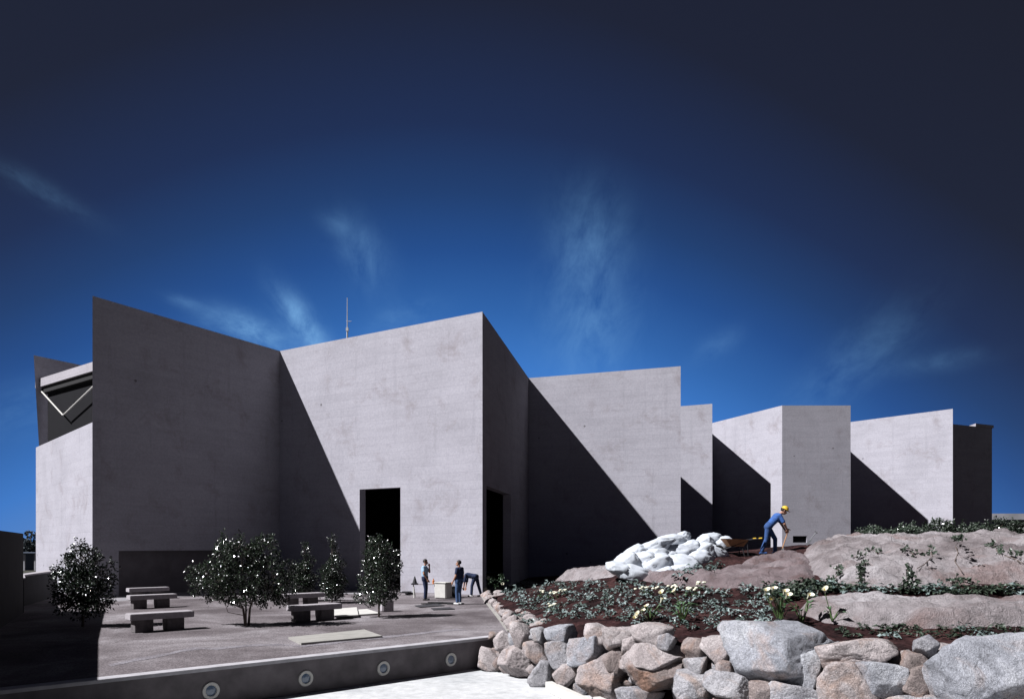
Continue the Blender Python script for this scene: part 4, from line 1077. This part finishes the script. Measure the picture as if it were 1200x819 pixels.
ST = dict(anL=(0, .12, .085), anR=(.03, -.1, .085), knL=(.03, .11, .49), knR=(.05, -.1, .49), hipL=(0, .09, .90), hipR=(0, -.09, .90),
          shL=(-.02, .168, 1.41), shR=(-.02, -.168, 1.41), neck=(0, 0, 1.47), head=(.03, 0, 1.63), look=(1, 0, -.05),
          elL=(-.04, .222, 1.12), elR=(-.04, -.222, 1.12), wrL=(.08, .225, .88), wrR=(.08, -.22, .88))
q = G(498, 703)
person('man in light blue shirt holding a hand to his face, standing by the wall', (q.x, q.y, 0), -.15,
       dict(ST, elR=(.02, -.26, 1.13), wrR=(.16, -.2, .90), elL=(.15, .2, 1.20), wrL=(.17, .09, 1.44), look=(1, -.1, -.12)), 'lightblue', 'navy', 'shoe_dark')
q = G(538, 708)
person('man in navy top and blue jeans standing with his back turned', (q.x, q.y, 0), R(148),
       dict(ST, elL=(.0, .235, 1.12), wrL=(.15, .21, .90), elR=(-.03, -.225, 1.12), wrR=(.07, -.215, .86), look=(1, .35, 0)), 'navy', 'jeans', 'shoe_white', sleeves=.6)
q = G(556, 699)
person('man in navy bending down to the ground by the wall corner', (q.x, q.y, 0), R(172),
       dict(anL=(.12, .1, .085), anR=(-.28, -.12, .085), knL=(.10, .1, .50), knR=(-.17, -.11, .49), hipL=(-.03, .09, .92), hipR=(-.07, -.09, .92),
            shL=(.36, .19, 1.0), shR=(.36, -.19, .98), neck=(.43, 0, .97), head=(.54, 0, .84), look=(.3, 0, -1),
            elL=(.42, .2, .70), elR=(.40, -.22, .68), wrL=(.47, .14, .44), wrR=(.44, -.16, .42)), 'navy', 'navy', 'shoe_white', sleeves=.95)
w_ = hit(901, 649) or P(901, 649, 24); 
wz = CZ-(649-HY)/F*w_.y
wt = person('worker in blue overalls and yellow hard hat stooping over the soil with a shovel', (w_.x, w_.y, w_.z-.01), R(-8),
       dict(anL=(.22, .12, .085), anR=(-.24, -.1, .085), knL=(.22, .12, .50), knR=(-.10, -.1, .48), hipL=(-.02, .09, .89), hipR=(-.04, -.09, .89),
            shL=(.30, .18, 1.27), shR=(.30, -.18, 1.25), neck=(.36, 0, 1.31), head=(.47, 0, 1.40), look=(1, 0, -.55),
            elL=(.42, .2, 1.0), elR=(.44, -.22, .97), wrL=(.52, .06, .78), wrR=(.54, -.1, .80)), 'workblue', 'workblue2', 'workblue2', sleeves=.72, hat=True)
hx = w_+Vector((.62, -.06, .80))
shovel(hx, (w_.x+.28, w_.y-.25, Hs(w_.x+.28, w_.y-.25)-.03), 'shovel held by the stooping worker, blade in the soil')
sp = hit(946, 638); sp = sp or P(946, 638, 25)
shovel(sp+Vector((.30, 0, .42)), sp+Vector((-.05, 0, -.03)), 'grey shovel stuck in the soil right of the worker', 'metal')

# ------------------------------------------------------------------ far things
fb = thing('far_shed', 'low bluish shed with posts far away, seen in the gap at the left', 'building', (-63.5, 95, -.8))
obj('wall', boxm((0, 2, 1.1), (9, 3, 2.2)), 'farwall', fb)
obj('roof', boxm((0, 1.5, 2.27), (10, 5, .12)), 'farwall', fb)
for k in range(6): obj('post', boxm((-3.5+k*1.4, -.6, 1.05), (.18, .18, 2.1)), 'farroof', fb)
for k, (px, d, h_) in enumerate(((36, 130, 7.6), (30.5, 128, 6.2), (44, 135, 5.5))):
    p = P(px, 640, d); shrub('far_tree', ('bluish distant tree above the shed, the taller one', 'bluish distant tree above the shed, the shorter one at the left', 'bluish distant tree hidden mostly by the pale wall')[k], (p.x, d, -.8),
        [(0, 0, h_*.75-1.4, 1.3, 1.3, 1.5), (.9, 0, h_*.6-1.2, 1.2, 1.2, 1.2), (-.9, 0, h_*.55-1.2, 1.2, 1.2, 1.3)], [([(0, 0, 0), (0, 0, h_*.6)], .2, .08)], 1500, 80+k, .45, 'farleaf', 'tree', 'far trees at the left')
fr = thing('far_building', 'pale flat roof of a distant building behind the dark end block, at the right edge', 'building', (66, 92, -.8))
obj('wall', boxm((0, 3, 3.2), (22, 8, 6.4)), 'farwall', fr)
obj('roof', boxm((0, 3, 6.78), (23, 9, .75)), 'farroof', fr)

# ------------------------------------------------------------------ sky, sun, camera
EL = 47.4; AZ = Vector((.94, .34)).normalized()
w = bpy.data.worlds.new('World'); SC.world = w; nt = NT(w)
sky = nt.n('ShaderNodeTexSky', sky_type='NISHITA', sun_disc=False, sun_elevation=R(EL), sun_rotation=math.atan2(-AZ.x, -AZ.y) % (2*math.pi), altitude=200, air_density=1.0, dust_density=.6, ozone_density=2.5)
tc = nt.n('ShaderNodeTexCoord').outputs['Generated']
sx = nt.n('ShaderNodeSeparateXYZ'); nt.t.links.new(tc, sx.inputs[0]); X, Y, Z = sx.outputs
RAMP = True
zc = nt.math('MAXIMUM', Z, 0.0)
# sky colours deepen with height and towards both sides, lens vignette included
tt = nt.math('ADD', zc, nt.math('ADD', nt.math('MULTIPLY', X, .0985), nt.math('MULTIPLY', nt.math('MULTIPLY', X, X), .76)))
tt = nt.math('ADD', tt, nt.math('MULTIPLY', nt.math('MAXIMUM', nt.math('MULTIPLY', Y, -1.0), 0.0), .35))  # sky behind the camera darkened to cut fill on shaded walls
tint = nt.ramp(tt, [(0.0, (.36, .52, .88, 1)), (.10, (.24, .42, .80, 1)), (.17, (.12, .32, .80, 1)), (.237, (.062, .26, .79, 1)), (.30, (.040, .175, .56, 1)), (.368, (.024, .104, .37, 1)), (.43, (.020, .066, .22, 1)), (.495, (.018, .037, .118, 1)), (.60, (.017, .021, .046, 1)), (.8, (.016, .0165, .027, 1))])
sc5 = nt.n('ShaderNodeVectorMath', operation='SCALE'); nt.t.links.new(tint, sc5.inputs[0]); sc5.inputs['Scale'].default_value = 3.6
c = nt.mix(.012, sc5.outputs[0], sky.outputs[0])
# wisps of cirrus, placed by direction
Ya = nt.math('MAXIMUM', nt.math('ABSOLUTE', Y), .05); U = nt.math('DIVIDE', X, Ya); Vv = nt.math('DIVIDE', Z, Ya)
cb = nt.n('ShaderNodeCombineXYZ'); nt.t.links.new(U, cb.inputs[0]); nt.t.links.new(Vv, cb.inputs[1])
uvw = cb.outputs[0]; total = None
for px, py, rx, ry, rot, amp in ((356, 382, 48, 16, -.95, 1.5), (295, 388, 55, 16, -.35, 1.3), (425, 300, 26, 45, .5, .42), (690, 285, 42, 60, 0, .42), (690, 385, 50, 70, 0, .5), (1000, 425, 90, 30, .7, .30), (45, 222, 70, 12, -.5, .22), (215, 354, 22, 7, -.3, .4),
                               (840, 405, 30, 14, .6, .30), (1090, 425, 60, 12, .15, .22), (470, 372, 40, 16, .3, .4), (20, 480, 70, 30, .3, .25), (395, 262, 20, 12, -.5, .3)):
    mp = nt.n('ShaderNodeMapping', vector_type='TEXTURE'); nt.t.links.new(uvw, mp.inputs[0])
    mp.inputs['Location'].default_value = ((px-CX)/F, (HY-py)/F, 0); mp.inputs['Rotation'].default_value = (0, 0, rot); mp.inputs['Scale'].default_value = (rx/F, ry/F, 1)
    ln = nt.n('ShaderNodeVectorMath', operation='LENGTH'); nt.t.links.new(mp.outputs[0], ln.inputs[0])
    e = nt.math('POWER', 2.718, nt.math('MULTIPLY', nt.math('POWER', ln.outputs['Value'], 2), -1.1))
    mp2 = nt.n('ShaderNodeMapping', vector_type='TEXTURE'); nt.t.links.new(uvw, mp2.inputs[0]); mp2.inputs['Rotation'].default_value = (0, 0, rot if rx > ry else rot+1.3); mp2.inputs['Scale'].default_value = (.13, .07, 1)
    nn_ = nt.ramp(nt.noise(mp2.outputs[0], 1.7, 10, .66, .3), [(.30, g(0)), (.80, g(1))])
    s = nt.math('MULTIPLY', nt.math('MULTIPLY', e, nn_), amp*.72)
    total = s if total is None else nt.math('ADD', total, s)
total = nt.math('MULTIPLY', total, nt.math('GREATER_THAN', Y, 0.0))
c = nt.mix(nt.math('MINIMUM', total, .8), c, (1.15, 2.5, 4.3, 1))
bg = nt.n('ShaderNodeBackground', i_Strength=.1); nt.t.links.new(c, bg.inputs[0])
o = nt.n('ShaderNodeOutputWorld'); nt.t.links.new(bg.outputs[0], o.inputs[0])
sun = bpy.data.lights.new('sun', 'SUN'); sun.energy = 5.0; sun.angle = R(.53); sun.color = (1, .985, 1.0)
so = bpy.data.objects.new('sun', sun); COL.objects.link(so)
dv = Vector((AZ.x*math.cos(R(EL)), AZ.y*math.cos(R(EL)), -math.sin(R(EL)))); so.rotation_euler = dv.to_track_quat('-Z', 'Y').to_euler(); so.location = (-40, -20, 60)
cam = bpy.data.cameras.new('camera'); co = bpy.data.objects.new('camera', cam); COL.objects.link(co); SC.camera = co
co.location = (0, 0, CZ); co.rotation_euler = (R(90), 0, 0); cam.sensor_width = 36; cam.lens = F/1200*36; cam.shift_y = (HY-409.5)/1200; cam.clip_end = 6000; cam.clip_start = .1
SC.view_settings.view_transform = 'Standard'; SC.view_settings.look = 'None'; SC.view_settings.exposure = 1.0; SC.view_settings.gamma = 1; SC.view_settings.use_curve_mapping = False
SC.render.engine = 'CYCLES'; SC.cycles.max_bounces = 5
